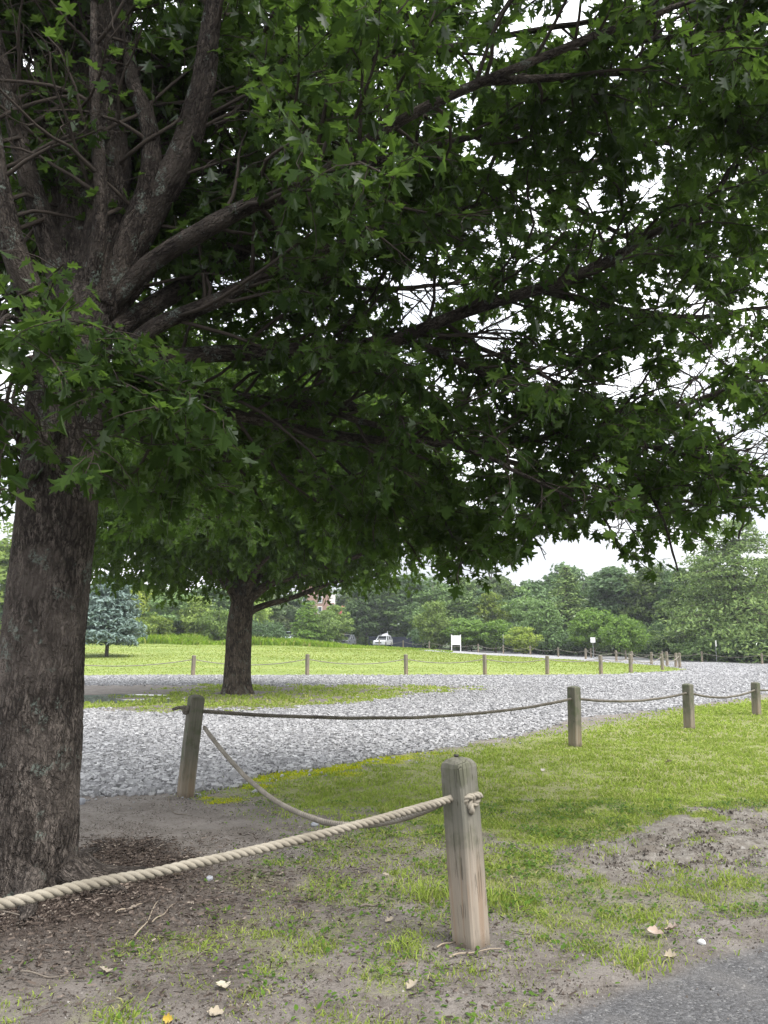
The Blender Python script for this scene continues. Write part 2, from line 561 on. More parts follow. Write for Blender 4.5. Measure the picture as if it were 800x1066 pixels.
def masks(P):
    """what covers the ground at each point (P: N x 2)"""
    Q = np.concatenate([P, np.zeros((len(P), 1))], 1)
    n1 = fbm(Q * 1.6, 4, 11) - .5
    n2 = fbm(Q * 5.0, 3, 23) - .5
    n3 = fbm(Q * .35, 3, 31) - .5
    dist = np.maximum(P[:, 1], 3)
    rough = n1 * .5 + n2 * .25
    k = np.clip(dist / 14, .5, 1.6)
    m = {}
    isl = poly_sd(P, POLY_ISLAND)
    g = sstep(-.12, .12, poly_sd(P, POLY_GRAVEL) / k * .8 + rough * .8)
    isl_m = sstep(-.6, .6, isl + n1 * 2.6 + n2 * 1.2)
    m['gravel'] = g * (1 - isl_m)
    m['island'] = isl_m
    m['asph'] = sstep(-.05, .09, poly_sd(P, POLY_ASPH) + rough * .22)
    lawn = sstep(-.2, .2, poly_sd(P, POLY_LAWN) + n1 * .5)
    far = sstep(60, 66, P[:, 1]) * (1 - lawn) * (1 - g)
    r = np.clip(poly_sd(P, POLY_GRASSR) + n1 * .9, -2, 2)
    gr = sstep(-.7, 1.3, r)
    patch = sstep(-.25, .25, poly_sd(P, POLY_PATCH) + n1 * .55 + n2 * .35)
    # patchy grass growing thin in the bare soil round the tree
    thin = sstep(-.10, .36, n1 + n2 * .6 + n3 * .3 + .30 * sstep(-2.0, -.5, P[:, 0]) - .06)
    bare = sstep(-.3, .3, poly_sd(P, POLY_BARE) + n1 * .6)
    nearz = (1 - sstep(12, 20, P[:, 1]))
    thin = thin * .46 * (1 - patch) * nearz * (1 - bare) * (1 - sstep(8.1, 8.5, P[:, 1])) * sstep(2.6, 3.2, P[:, 1])
    dT = np.hypot(P[:, 0] - TREE1[0], P[:, 1] - TREE1[1])
    mul = 1 - sstep(.55, 1.05, dT - .25 * n1 * 2 - .25 * ((P[:, 0] > TREE1[0]) * 1.0))
    mul2 = (1 - sstep(1.2, 2.3, dT + n1 * 1.6)) * (P[:, 1] < 5.6) * .5
    m['mulch'] = np.clip(np.maximum(mul, mul2), 0, 1) * (1 - m['asph'])
    wearf = 1 - .62 * sstep(-.02, .26, n1 * .8 + n2 * .5 + n3 * .5) * (1 - .75 * sstep(6.5, 12, P[:, 1]))
    grass = np.maximum(gr * (1 - patch * (.97 - .75 * sstep(.08, .2, n2 + n1 * .4))) * wearf, thin * (1 - mul))
    d2 = np.hypot(P[:, 0] - TREE2[0], P[:, 1] - TREE2[1])
    # the island: worn along its near kerb and on its wet left end
    ig = sstep(-.1, .25, n1 * 1.3 + n2 * .5 + .24 - .85 * sstep(-5.5, -9.5, P[:, 0]) * sstep(20.2, 21.3, P[:, 1]) * 1.0) * (.35 + .65 * sstep(18.4, 20.6, P[:, 1] - .25 * P[:, 0] - 1.2)) * sstep(.3, 1.2, d2)
    grass = np.maximum(grass, isl_m * ig)
    grass = np.maximum(grass, lawn)
    grass = np.maximum(grass, far * .75)
    m['grass'] = np.clip(grass * (1 - m['gravel'] * .97) * (1 - m['asph']), 0, 1)
    m['lawn'] = lawn
    mo = np.zeros(len(P))
    for c, rad in MOSS:
        d = np.hypot((P[:, 0] - c[0]), (P[:, 1] - c[1]) * 1.2)
        mo = np.maximum(mo, 1 - sstep(rad * .6, rad * 1.15, d + n2 * .35 + n1 * .2))
    m['moss'] = mo
    wet = np.zeros(len(P))
    for c, a, b in PUD:
        d = np.hypot((P[:, 0] - c[0]) / a, (P[:, 1] - c[1]) / (b * 2.4))
        wet = np.maximum(wet, 1 - sstep(.75, 1.05, d + n1 * 1.1))
    m['wet'] = wet * isl_m
    m['patch'] = patch * (1 - m['asph'])
    m['far'] = far
    return m


def grid_lines():
    ys = [-2500., -600, -150, -50, -20, -10, -5, -2.5, -1, 0]
    y, s = .5, .5
    while y < 2.2: ys.append(y); y += .25
    while y < 9: ys.append(y); y += .036
    s = .036
    while y < 42: ys.append(y); s *= 1.02; y += s
    while y < 170: ys.append(y); s *= 1.03; y += s
    while y < 4000: ys.append(y); s *= 1.35; y += s
    xs = []
    x, s = 0.0, .04
    while x < 5: xs.append(x); x += s
    while x < 60: xs.append(x); s *= 1.035; x += s
    while x < 4000: xs.append(x); s *= 1.25; x += s
    xs = np.array(xs)
    return np.concatenate([-xs[:0:-1], xs]), np.array(ys)


def ground_mat():
    m, nt, out = new_mat('earth'); g = NT(nt)
    p = g.pos()
    n_big = g.noise(p, .55, 5, .6)
    n_mid = g.noise(p, 3.2, 6, .6)
    n_fine = g.noise(p, 26, 6, .65)
    n_grit = g.noise(p, 110, 4, .7)
    # soil
    soil = g.mix(g.rampv(n_mid, .35, .68), (.135, .116, .100), (.215, .192, .172))
    soil = g.mix(g.math('MULTIPLY', g.rampv(n_fine, .5, .75), .6), soil, (.27, .235, .205))
    soil = g.mix(g.math('MULTIPLY', g.rampv(n_fine, .48, .3), .55), soil, (.065, .050, .040))
    soil = g.mix(g.math('MULTIPLY', g.rampv(n_grit, .52, .72), .5), soil, (.30, .275, .25))
    soil = g.mix(g.math('MULTIPLY', g.rampv(n_grit, .46, .30), .6), soil, (.055, .045, .038))
    patch = g.mix(g.rampv(n_fine, .35, .7), (.16, .142, .122), (.265, .245, .218))
    patch = g.mix(g.math('MULTIPLY', g.rampv(n_mid, .52, .34), .8), patch, (.14, .118, .095))
    clod = g.noise(g.mapping(p, (5, 11, 1)), 1.0, 5, .65)
    patch = g.mix(g.math('MULTIPLY', g.rampv(clod, .56, .66), .85), patch, (.075, .062, .048))
    c = g.mix(g.attr('patch'), soil, patch)
    mul = g.mix(n_grit, (.028, .020, .016), (.085, .06, .048))
    c = g.mix(g.attr('mulch'), c, mul)
    # turf between the blades
    turf = g.mix(n_fine, (.14, .150, .060), (.26, .265, .105))
    lawnc = g.mix(g.rampv(g.noise(g.mapping(p, (.25, 1.0, 1)), .35, 5, .6), .35, .68), (.175, .22, .046), (.275, .31, .088))
    lawnc = g.mix(g.math('MULTIPLY', g.noise(p, 9, 5, .7), .5), lawnc, (.085, .16, .02))
    lawnc = g.mix(g.math('MULTIPLY', g.rampv(g.noise(g.mapping(p, (.3, 1.1, 1)), .18, 4, .6), .56, .7), .45), lawnc, (.28, .27, .085))
    turf = g.mix(g.attr('lawn'), turf, lawnc)
    turf = g.mix(g.attr('farv'), turf, (.045, .07, .02))
    gm = g.rampv(g.math('ADD', g.attr('grass'), g.math('MULTIPLY', g.math('SUBTRACT', n_fine, .5), .55)), .32, .75)
    c = g.mix(gm, c, turf)
    # crushed stone seen between the loose stones, and on its own far off
    vo = g.n('ShaderNodeTexVoronoi'); g.l(p, vo.inputs['Vector']); vo.inputs['Scale'].default_value = 13
    vcol = g.n('ShaderNodeSeparateColor'); g.l(vo.outputs['Color'], vcol.inputs[0])
    st = g.ramp(vcol.outputs[0], [(0, (.22, .217, .219)), (.5, (.30, .297, .30)), (1, (.40, .397, .396))])
    st = g.mix(g.rampv(vo.outputs['Distance'], .45, .75), st, (.17, .165, .175))
    gv = g.rampv(g.math('ADD', g.attr('gravel'), g.math('MULTIPLY', g.math('SUBTRACT', n_fine, .5), .5)), .35, .65)
    st = g.mix(g.math('MULTIPLY', g.rampv(n_big, .5, .7), .3), st, (.29, .27, .245))
    c = g.mix(gv, c, st)
    # asphalt
    va = g.n('ShaderNodeTexVoronoi'); g.l(p, va.inputs['Vector']); va.inputs['Scale'].default_value = 95
    vac = g.n('ShaderNodeSeparateColor'); g.l(va.outputs['Color'], vac.inputs[0])
    asp = g.ramp(vac.outputs[0], [(0, (.062, .061, .062)), (.6, (.108, .106, .109)), (.92, (.148, .146, .148)), (1, (.23, .226, .222))])
    asp = g.mix(g.math('MULTIPLY', g.rampv(n_mid, .4, .7), .5), asp, (.17, .16, .152))
    c = g.mix(g.attr('asph'), c, asp)
    c = g.mix(g.math('MULTIPLY', g.attr('moss'), .85), c, g.mix(n_fine, (.20, .22, .014), (.34, .35, .025)))
    wet = g.attr('wet')
    c = g.mix(g.math('MULTIPLY', wet, .8), c, (.075, .065, .055))
    wv = g.rampv(wet, .55, .7)
    rough = g.math('MULTIPLY_ADD', wv, -.88, .93)
    hh = g.math('ADD', g.math('MULTIPLY', n_fine, .8), g.math('MULTIPLY', n_grit, .35))
    hst = g.math('MULTIPLY', g.math('SUBTRACT', 1.0, vo.outputs['Distance']), g.math('MULTIPLY', gv, .8))
    hh = g.math('ADD', hh, hst)
    hh = g.math('ADD', hh, g.math('MULTIPLY', g.math('SUBTRACT', 1.0, va.outputs['Distance']), g.math('MULTIPLY', g.attr('asph'), .25)))
    b = g.n('ShaderNodeBump'); b.inputs['Distance'].default_value = .022
    g.l(hh, b.inputs['Height'])
    g.l(g.math('SUBTRACT', 1.0, wv), b.inputs['Strength'])
    g.l(g.bsdf(c, rough, b.outputs[0], .3), out.inputs[0])
    return m


def build_ground():
    xs, ys = grid_lines()
    X, Y = np.meshgrid(xs, ys)
    P = np.stack([X.ravel(), Y.ravel()], -1)
    m = masks(P)
    Z = terrain(P[:, 0], P[:, 1])
    Q = np.concatenate([P, np.zeros((len(P), 1))], 1)
    near = 1 - sstep(14, 22, P[:, 1])
    rel = (fbm(Q * 3.0, 4, 41) - .5) * .045 + (fbm(Q * 14, 3, 47) - .5) * .022
    rel2 = (fbm(Q * np.array([5.0, 10.0, 1]), 4, 43) - .5) * .15
    Z = Z + rel * near * (1 - m['asph']) + rel2 * m['patch'] * near - .015 * m['patch']
    Z = Z + m['mulch'] * .03 * near - .012 * m['asph'] * near - .02 * m['wet']
    Z = Z + (fbm(Q * 60, 2, 51) - .5) * .004 * m['asph'] * near
    V = np.stack([P[:, 0], P[:, 1], Z], -1)
    nx, ny = len(xs), len(ys)
    i = np.arange(ny - 1)[:, None] * nx; j = np.arange(nx - 1)[None, :]
    F = np.stack([i + j, i + j + 1, i + nx + j + 1, i + nx + j], -1).reshape(-1, 4)
    fm = lambda k: m[k][F].mean(1)
    cls = np.zeros(len(F), int)
    cls[fm('gravel') > .5] = 1
    cls[fm('asph') > .5] = 2
    cls[(fm('lawn') > .5) & (cls == 0)] = 3
    mat = ground_mat()
    names = [('ground', 'bare soil and worn turf under the trees and behind the meadow', 'ground'),
             ('gravel_lot', 'pale grey crushed stone lot and drive curving to the right', 'gravel'),
             ('asphalt_road', 'grey asphalt edge in the bottom right corner', 'road'),
             ('lawn', 'bright green mown lawn beyond the gravel', 'lawn')]
    for k, (nm, lab, cat) in enumerate(names):
        f = F[cls == k]
        u, inv = np.unique(f, return_inverse=True)
        at_ = {kk: m[kk][u] for kk in ('gravel', 'asph', 'grass', 'lawn', 'mulch', 'moss', 'wet', 'patch')}
        at_['farv'] = m['far'][u]
        o = mk(nm, V[u], [inv.reshape(-1, 4)], mat, None, True, at_)
        tag(o, lab, cat, None, 'structure')


build_ground()


def frustum_pts(n, y0, y1, extra=.62, power=1.0):
    """random ground points in the wedge ahead of the camera, spread evenly over the ground"""
    u = rng.random(n)
    y = np.sqrt(y0 ** 2 + u * (y1 ** 2 - y0 ** 2))
    x = (rng.random(n) * 2 - 1) * y * extra
    return np.stack([x, y], -1)


# ------------------------------------------------------------------ loose stones
def build_stones():
    m, nt, out = new_mat('crushed_stone'); g = NT(nt)
    f = g.island()
    c = g.ramp(f, [(0, (.19, .187, .190)), (.22, (.28, .277, .281)), (.7, (.335, .332, .335)), (1, (.45, .447, .445))])
    nn = g.noise(g.pos(), 55, 4, .6)
    c = g.mix(g.math('MULTIPLY', nn, .35), c, (.22, .215, .22))
    g.l(g.bsdf(c, .8, None, .25), out.inputs[0])
    sets = []
    for y0, y1, n, s0, s1 in ((7.4, 11, 42000, .014, .048), (11, 16, 46000, .018, .042), (16, 24, 50000, .022, .046), (24, 37, 50000, .028, .05), (37, 66, 20000, .035, .06)):
        P = frustum_pts(n, y0, y1, .60)
        mk_ = masks(P)
        keep = rng.random(len(P)) < np.clip(mk_['gravel'] * 1.3 - .05, 0, 1)
        # stray stones kicked over the edge
        P = P[keep]
        sets.append((P, s0 + (s1 - s0) * rng.random(len(P)) ** 1.8))
    ex = []
    for a, b in zip(near_edge[:-1], near_edge[1:]):
        for _ in range(16):
            t = random.random()
            p = gp(a[0] + (b[0] - a[0]) * t, a[1] + (b[1] - a[1]) * t)
            ex.append([p[0] + random.gauss(0, .25), p[1] - abs(random.gauss(0, .3))])
    ex = np.array(ex)
    sets.append((ex, .010 + .018 * rng.random(len(ex)) ** 2))
    P = np.concatenate([s[0] for s in sets]); S = np.concatenate([s[1] for s in sets])
    N = len(P)
    cube = np.array([[x, y, z] for x in (-1, 1) for y in (-1, 1) for z in (-1, 1)], float)
    F = np.array([[0, 1, 3, 2], [4, 6, 7, 5], [0, 4, 5, 1], [2, 3, 7, 6], [0, 2, 6, 4], [1, 5, 7, 3]])
    V = cube[None] * (.45 + .55 * rng.random((N, 8, 1))) + rng.normal(0, .16, (N, 8, 3))
    V *= np.stack([np.ones(N), .5 + .5 * rng.random(N), .55 + .35 * rng.random(N)], -1)[:, None, :]
    tx = rng.normal(0, 1, N) * np.where(P[:, 1] < 11, .6, .32); a = rng.random(N) * 6.283
    c_, s_ = np.cos(tx)[:, None], np.sin(tx)[:, None]
    y_, z_ = V[..., 1] * c_ - V[..., 2] * s_, V[..., 1] * s_ + V[..., 2] * c_
    V = np.stack([V[..., 0], y_, z_], -1)
    c_, s_ = np.cos(a)[:, None], np.sin(a)[:, None]
    V = np.stack([V[..., 0] * c_ - V[..., 1] * s_, V[..., 0] * s_ + V[..., 1] * c_, V[..., 2]], -1)
    V *= S[:, None, None]
    V[..., 0] += P[:, 0][:, None]; V[..., 1] += P[:, 1][:, None]
    V[..., 2] += (terrain(P[:, 0], P[:, 1]) + S * .22)[:, None]
    Fs = (np.arange(N)[:, None, None] * 8 + F[None]).reshape(-1, 4)
    o = mk('gravel_stones', V.reshape(-1, 3), [Fs], m)
    tag(o, 'loose pale grey crushed stones covering the drive', 'gravel', None, 'stuff')


build_stones()


def build_crumbs():
    m, nt, out = new_mat('soil_crumb'); g = NT(nt)
    g.l(g.bsdf(g.ramp(g.island(), [(0, (.045, .036, .030)), (.5, (.12, .102, .088)), (.9, (.20, .178, .158)), (1, (.36, .34, .32))]), .95, None, .1), out.inputs[0])
    P = frustum_pts(230000, 3.2, 9.0, .60)
    k = masks(P)
    bare = (1 - k['grass'] * .75) * (1 - k['gravel']) * (1 - k['asph'] * .93)
    cl = fbm(np.concatenate([P, np.zeros((len(P), 1))], 1) * 5, 3, 171)
    keep = rng.random(len(P)) < bare * sstep(.28, .72, cl) * np.clip(6.5 / P[:, 1], 0, 1.2)
    P = P[keep]; k = {a: b[keep] for a, b in k.items()}
    N = len(P)
    S = .0018 + .0065 * rng.random(N) ** 4 + k['patch'] * .012 * rng.random(N) ** 5
    cube = np.array([[1, 0, -.3], [-.5, .87, -.3], [-.5, -.87, -.3], [.2, .1, .8]])
    V = cube[None] * (.5 + .9 * rng.random((N, 4, 1))) + rng.normal(0, .25, (N, 4, 3))
    a = rng.random(N) * 6.283
    c_, s_ = np.cos(a)[:, None], np.sin(a)[:, None]
    V = np.stack([V[..., 0] * c_ - V[..., 1] * s_, V[..., 0] * s_ + V[..., 1] * c_, V[..., 2]], -1) * S[:, None, None]
    Q = np.concatenate([P, np.zeros((N, 1))], 1)
    z = terrain(P[:, 0], P[:, 1]) + ((fbm(Q * 3.0, 4, 41) - .5) * .045 + (fbm(Q * 14, 3, 47) - .5) * .022) * (1 - k['asph']) + (fbm(Q * np.array([5.0, 10.0, 1]), 4, 43) - .5) * .15 * k['patch'] - .015 * k['patch'] + k['mulch'] * .03 - .012 * k['asph']
    V[..., 0] += P[:, :1]; V[..., 1] += P[:, 1:]; V[..., 2] += (z + S * .3)[:, None]
    F = (np.arange(N)[:, None, None] * 4 + np.array([[0, 1, 3], [1, 2, 3], [2, 0, 3], [0, 2, 1]])[None]).reshape(-1, 3)
    o = mk('soil_crumbs', V.reshape(-1, 3), [F], m)
    tag(o, 'crumbs of soil and grit strewn over the bare earth', 'soil', None, 'stuff')


build_crumbs()


# ------------------------------------------------------------------ grass
def blades(P, H, W, bend=.5, base=None):
    N = len(P)
    a = rng.random(N) * 6.283
    dx, dy = np.cos(a), np.sin(a)
    b = rng.random(N) * 6.283
    L = H * bend * (.3 + rng.random(N))
    z0 = (terrain(P[:, 0], P[:, 1]) if base is None else base) - .008
    V = np.zeros((N, 5, 3))
    for k, (hz, ls, wk) in enumerate(((0, 0, -1), (0, 0, 1), (.55, .32, -.8), (.55, .32, .8), (1, 1, 0))):
        V[:, k, 0] = P[:, 0] + dx * W * .5 * wk + np.cos(b) * L * ls
        V[:, k, 1] = P[:, 1] + dy * W * .5 * wk + np.sin(b) * L * ls
        V[:, k, 2] = z0 + H * hz * (1 - .25 * bend * (hz == 1))
    i = np.arange(N)[:, None] * 5
    return V.reshape(-1, 3), i + np.array([[0, 1, 3, 2]]), i + np.array([[2, 3, 4]])


def grass_mat(name, a, b, c, trans, tf=.35):
    m, nt, out = new_mat(name); g = NT(nt)
    f = g.island()
    big = g.noise(g.pos(), .9, 4, .6)
    col = g.ramp(f, [(0, a), (.55, b), (.86, b), (.9, c), (1, c)])
    col = g.mix(g.math('MULTIPLY', g.rampv(big, .4, .7), .55), col, tuple(v * 1.35 for v in b))
    d = g.n('ShaderNodeBsdfDiffuse'); g.l(col, d.inputs[0])
    t = g.n('ShaderNodeBsdfTranslucent'); g.l(g.mix(f, tuple(v * .8 for v in trans), trans), t.inputs[0])
    ms = g.n('ShaderNodeMixShader'); ms.inputs[0].default_value = tf
    g.l(d.outputs[0], ms.inputs[1]); g.l(t.outputs[0], ms.inputs[2])
    g.l(ms.outputs[0], out.inputs[0])
    return m


TUFTS = [((450, 935), .16, 260, .16), ((515, 940), .15, 240, .13), ((420, 992), .09, 110, .10), ((425, 985), .06, 60, .09), ((140, 990), .14, 220, .05), ((155, 985), .10, 150, .06),
         ((115, 1000), .12, 120, .05), ((290, 902), .06, 50, .09), ((205, 919), .05, 40, .05), ((495, 1003), .08, 70, .04), ((665, 1003), .13, 200, .085), ((650, 1008), .06, 60, .06), ((290, 1000), .10, 80, .05), ((270, 1045), .2, 200, .035),
         ((345, 1060), .12, 140, .05), ((380, 1015), .1, 70, .07), ((120, 1058), .1, 70, .07), ((630, 858), .14, 150, .09), ((625, 885), .14, 160, .09), ((745, 905), .2, 160, .05), ((330, 965), .2, 160, .05), ((225, 815), .2, 120, .06), ((690, 965), .3, 220, .06)]


def build_grass():
    gm = grass_mat('grass_blade', (.13, .18, .036), (.265, .335, .070), (.44, .39, .19), (.33, .44, .08))
    allV = []; F4 = []; F3 = []; n = 0
    for y0, y1, cnt, h, w in ((3.3, 5.5, 110000, .036, .006), (5.5, 8.5, 130000, .037, .009), (8.5, 13, 110000, .042, .014), (13, 20, 90000, .05, .024), (17, 30, 50000, .07, .045)):
        P = frustum_pts(cnt, y0, y1, .60)
        g = masks(P)
        k = np.clip(g['grass'] * 1.15 - .02, 0, 1) * (1 - g['lawn'])
        clump = fbm(np.concatenate([P, np.zeros((len(P), 1))], 1) * 7, 3, 61)
        keep = rng.random(len(P)) < k * (.35 + .9 * sstep(.32, .62, clump))
        P = P[keep]; c2 = clump[keep]
        H = h * (.45 + 1.1 * rng.random(len(P))) * (.6 + .8 * c2) * (.55 + .45 * g['grass'][keep])
        V, a, b = blades(P, H, w * (.6 + .8 * rng.random(len(P))), .9)
        allV.append(V); F4.append(a + n); F3.append(b + n); n += len(V)
    for (px, py), r, cnt, h in TUFTS:
        cnt = int(cnt * .6); h *= .68; r *= 1.25
        c = gp(px, py)
        P = c[:2] + rng.normal(0, r * .5, (cnt, 2))
        V, a, b = blades(P, h * (.5 + .9 * rng.random(cnt)), np.full(cnt, .008), .8)
        allV.append(V); F4.append(a + n); F3.append(b + n); n += len(V)
    o = mk('grass', np.concatenate(allV), [np.concatenate(F4), np.concatenate(F3)], gm)
    tag(o, 'short patchy green grass and weeds around the posts and on the island', 'grass', None, 'stuff')
    # broad little weed leaves creeping in the turf
    wm = leaf_mat('weed_leaf', (.05, .105, .018), (.11, .19, .03), (.16, .28, .03), .3, .02)
    P = frustum_pts(60000, 3.3, 8, .60)
    g = masks(P)
    cl = fbm(np.concatenate([P, np.zeros((len(P), 1))], 1) * 4, 3, 71)
    P = P[rng.random(len(P)) < np.clip(g['grass'], 0, 1) * sstep(.42, .66, cl)]
    N = len(P)
    S = .009 + .014 * rng.random(N)
    shape = np.array([[0, 0, 0], [.5, .55, .12], [.35, 1.2, .1], [0, 1.55, -.05], [-.35, 1.2, .1], [-.5, .55, .12]])
    a = rng.random(N) * 6.283
    t = rng.random(N) * .8
    V = np.repeat(shape[None], N, 0)
    y_ = V[..., 1] * np.cos(t)[:, None] - V[..., 2] * np.sin(t)[:, None]; z_ = V[..., 1] * np.sin(t)[:, None] + V[..., 2] * np.cos(t)[:, None]
    x_ = V[..., 0]
    V = np.stack([x_ * np.cos(a)[:, None] - y_ * np.sin(a)[:, None], x_ * np.sin(a)[:, None] + y_ * np.cos(a)[:, None], z_], -1) * S[:, None, None]
    V[..., 0] += P[:, :1]; V[..., 1] += P[:, 1:]
    V[..., 2] += (terrain(P[:, 0], P[:, 1]) + .006 + .02 * rng.random(N))[:, None]
    o = mk('weeds', V.reshape(-1, 3), [(np.arange(N)[:, None] * 6 + np.arange(6)[None])], wm)
    tag(o, 'small broad leaved weeds creeping through the turf', 'weeds', None, 'stuff')
    # mown meadow beyond the drive
    lm = grass_mat('meadow_blade', (.155, .20, .040), (.25, .295, .072), (.35, .31, .14), (.28, .36, .065))
    P = frustum_pts(110000, 34, 92, .60)
    g = masks(P)
    P = P[(rng.random(len(P)) < g['lawn'])]
    tall = fbm(np.concatenate([P * np.array([.3, 1.0]), np.zeros((len(P), 1))], 1) * .14, 3, 81)
    k = P[:, 1] / 50
    k2 = np.minimum(k, 1.1)
    V, a, b = blades(P, .075 * k2 * (.4 + rng.random(len(P))) * (.3 + tall * 1.1), .06 * k * (.5 + rng.random(len(P))), .9)
    o = mk('meadow_grass', V, [a, b], lm)
    tag(o, 'bright green mown meadow grass beyond the gravel', 'grass', None, 'stuff')
    tm = grass_mat('tall_blade', (.08, .16, .02), (.17, .26, .03), (.30, .27, .10), (.24, .36, .03))
    # a rough band left unmown in front of the shrubs
    n = 34000
    px = rng.uniform(-60, 470, n); Y = rng.uniform(78, 95, n)
    x = (px - 400) / FPX * Y
    P = np.stack([x, Y], -1)
    cl = fbm(np.stack([x * .22, Y * .15, 0 * x], -1), 3, 91)
    keep = rng.random(n) < sstep(.36, .56, cl) * np.interp(px, [0, 320, 360, 470], [1, 1, .4, .15])
    P = P[keep]; cl = cl[keep]
    H = (.30 + .85 * sstep(.42, .68, cl)) * (.5 + .7 * rng.random(len(P))) * np.interp(px[keep], [0, 240, 330, 370, 470], [1, 1, .6, .2, .12])
    V, a, b = blades(P, H, .10 + .12 * rng.random(len(P)), .55)
    o = mk('tall_grass', V, [a, b], tm)
    tag(o, 'rough band of tall unmown grass in front of the shrubs', 'grass', None, 'stuff')
    # moss cushions
    mm = grass_mat('moss_shoot', (.27, .30, .012), (.45, .47, .02), (.52, .50, .04), (.50, .54, .03), .3)
    P = frustum_pts(90000, 7.4, 12.2, .35)
    g = masks(P)
    P = P[rng.random(len(P)) < g['moss']]
    V, a, b = blades(P, .014 + .018 * rng.random(len(P)), np.full(len(P), .014), .6)
    o = mk('moss', V, [a, b], mm)
    tag(o, 'yellow green moss along the edge of the gravel by the leaning post', 'moss', None, 'stuff')
    # chips of bark and twigs round the foot of the tree
    n = 130000
    P = np.stack([rng.uniform(-3.6, .9, n), rng.uniform(3.0, 6.6, n)], -1)
    g = masks(P)
    dens = np.clip(g['mulch'] * .5 + .05, 0, 1) * (1 - g['asph']) * (1 - .9 * g['grass'])
    P = P[rng.random(n) < dens]
    N = len(P)
    Ln = .004 + .022 * rng.random(N) ** 3; Wd = .0018 + .004 * rng.random(N)
    a = rng.random(N) * 6.283
    V = np.zeros((N, 4, 3))
    tl = rng.normal(0, .3, N)
    for k, (sx, sy) in enumerate(((-1, -1), (1, -.6), (.8, 1), (-1, .7))):
        lx, ly = sx * Ln, sy * Wd
        V[:, k, 0] = P[:, 0] + lx * np.cos(a) - ly * np.sin(a)
        V[:, k, 1] = P[:, 1] + lx * np.sin(a) + ly * np.cos(a)
        V[:, k, 2] = terrain(P[:, 0], P[:, 1]) + .012 + .03 * g['mulch'][0] + lx * np.sin(tl) * .7 + sy * .003
    V[:, :, 2] += (.03 * masks(P)['mulch'])[:, None]
    m, nt, out = new_mat('bark_chip'); q = NT(nt)
    q.l(q.bsdf(q.ramp(q.island(), [(0, (.03, .023, .019)), (.7, (.085, .066, .054)), (.95, (.15, .12, .10)), (1, (.27, .23, .19))]), .9, None, .15), out.inputs[0])
    o = mk('mulch', V.reshape(-1, 3), [np.arange(N * 4).reshape(-1, 4)], m)
    tag(o, 'dark shredded bark mulch and litter around the foot of the near tree', 'mulch', None, 'stuff')


build_grass()
#PART2
# ------------------------------------------------------------------ posts and ropes
def wood_mat(name, low, high, green, hsplit=.55):
    """weathered timber, greyer and greener towards the top that the rain reaches"""
    m, nt, out = new_mat(name); g = NT(nt)
    o = g.obj()
    sep = g.n('ShaderNodeSeparateXYZ'); g.l(o, sep.inputs[0])
    ri = g.n('ShaderNodeObjectInfo').outputs['Random']
    off = g.n('ShaderNodeVectorMath', operation='ADD'); g.l(o, off.inputs[0])
    cx = g.n('ShaderNodeCombineXYZ'); g.l(g.math('MULTIPLY', ri, 9.0), cx.inputs[0]); g.l(g.math('MULTIPLY', ri, 5.0), cx.inputs[2]); g.l(cx.outputs[0], off.inputs[1])
    ov = off.outputs[0]
    st = g.mapping(ov, (70, 70, 2.2))
    n1 = g.noise(st, 1.0, 6, .62, .4)
    n2 = g.noise(g.mapping(ov, (22, 22, .9)), 1.0, 4, .6, .6)
    n3 = g.noise(ov, 9.0, 5, .6)
    c = g.mix(g.rampv(n1, .25, .75), tuple(v * .78 for v in low), low)
    c = g.mix(g.math('MULTIPLY', g.rampv(n2, .5, .62), .6), c, tuple(v * .72 for v in (low[0] * 1.05, low[1] * .85, low[2] * .7)))
    t = g.rampv(g.math('ADD', sep.outputs[2], g.math('MULTIPLY', n2, .35)), hsplit, hsplit + .45)
    hi = g.mix(g.rampv(n1, .25, .75), tuple(v * .68 for v in high), high)
    c = g.mix(t, c, hi)
    c = g.mix(g.math('MULTIPLY', g.math('MULTIPLY', t, g.rampv(n3, .45, .65)), .75), c, green)
    foot = g.rampv(g.math('ADD', sep.outputs[2], g.math('MULTIPLY', n3, .06)), .10, .02)
    c = g.mix(g.math('MULTIPLY', foot, .6), c, (.10, .08, .06))
    cr = g.rampv(g.voro(g.mapping(ov, (26, 26, .8)), 1.0, 'DISTANCE_TO_EDGE'), .035, .0)
    crk = g.math('MULTIPLY', cr, g.rampv(n3, .42, .6))
    c = g.mix(g.math('MULTIPLY', crk, .4), c, tuple(v * .25 for v in low))
    h = g.math('SUBTRACT', g.math('MULTIPLY', n1, .5), crk)
    g.l(g.bsdf(c, .88, g.bump(h, .006, .9), .15), out.inputs[0])
    return m


M_POST = wood_mat('new_timber', (.315, .268, .218), (.175, .168, .138), (.105, .108, .072), .42)
M_POST_OLD = wood_mat('old_timber', (.25, .215, .165), (.165, .155, .125), (.10, .115, .07), .25)
M_POST_FAR = wood_mat('grey_timber', (.27, .225, .17), (.23, .20, .16), (.16, .16, .11), .3)
M_NAIL = simple_mat('rusty_metal', (.035, .03, .028), .6, .4, .3)


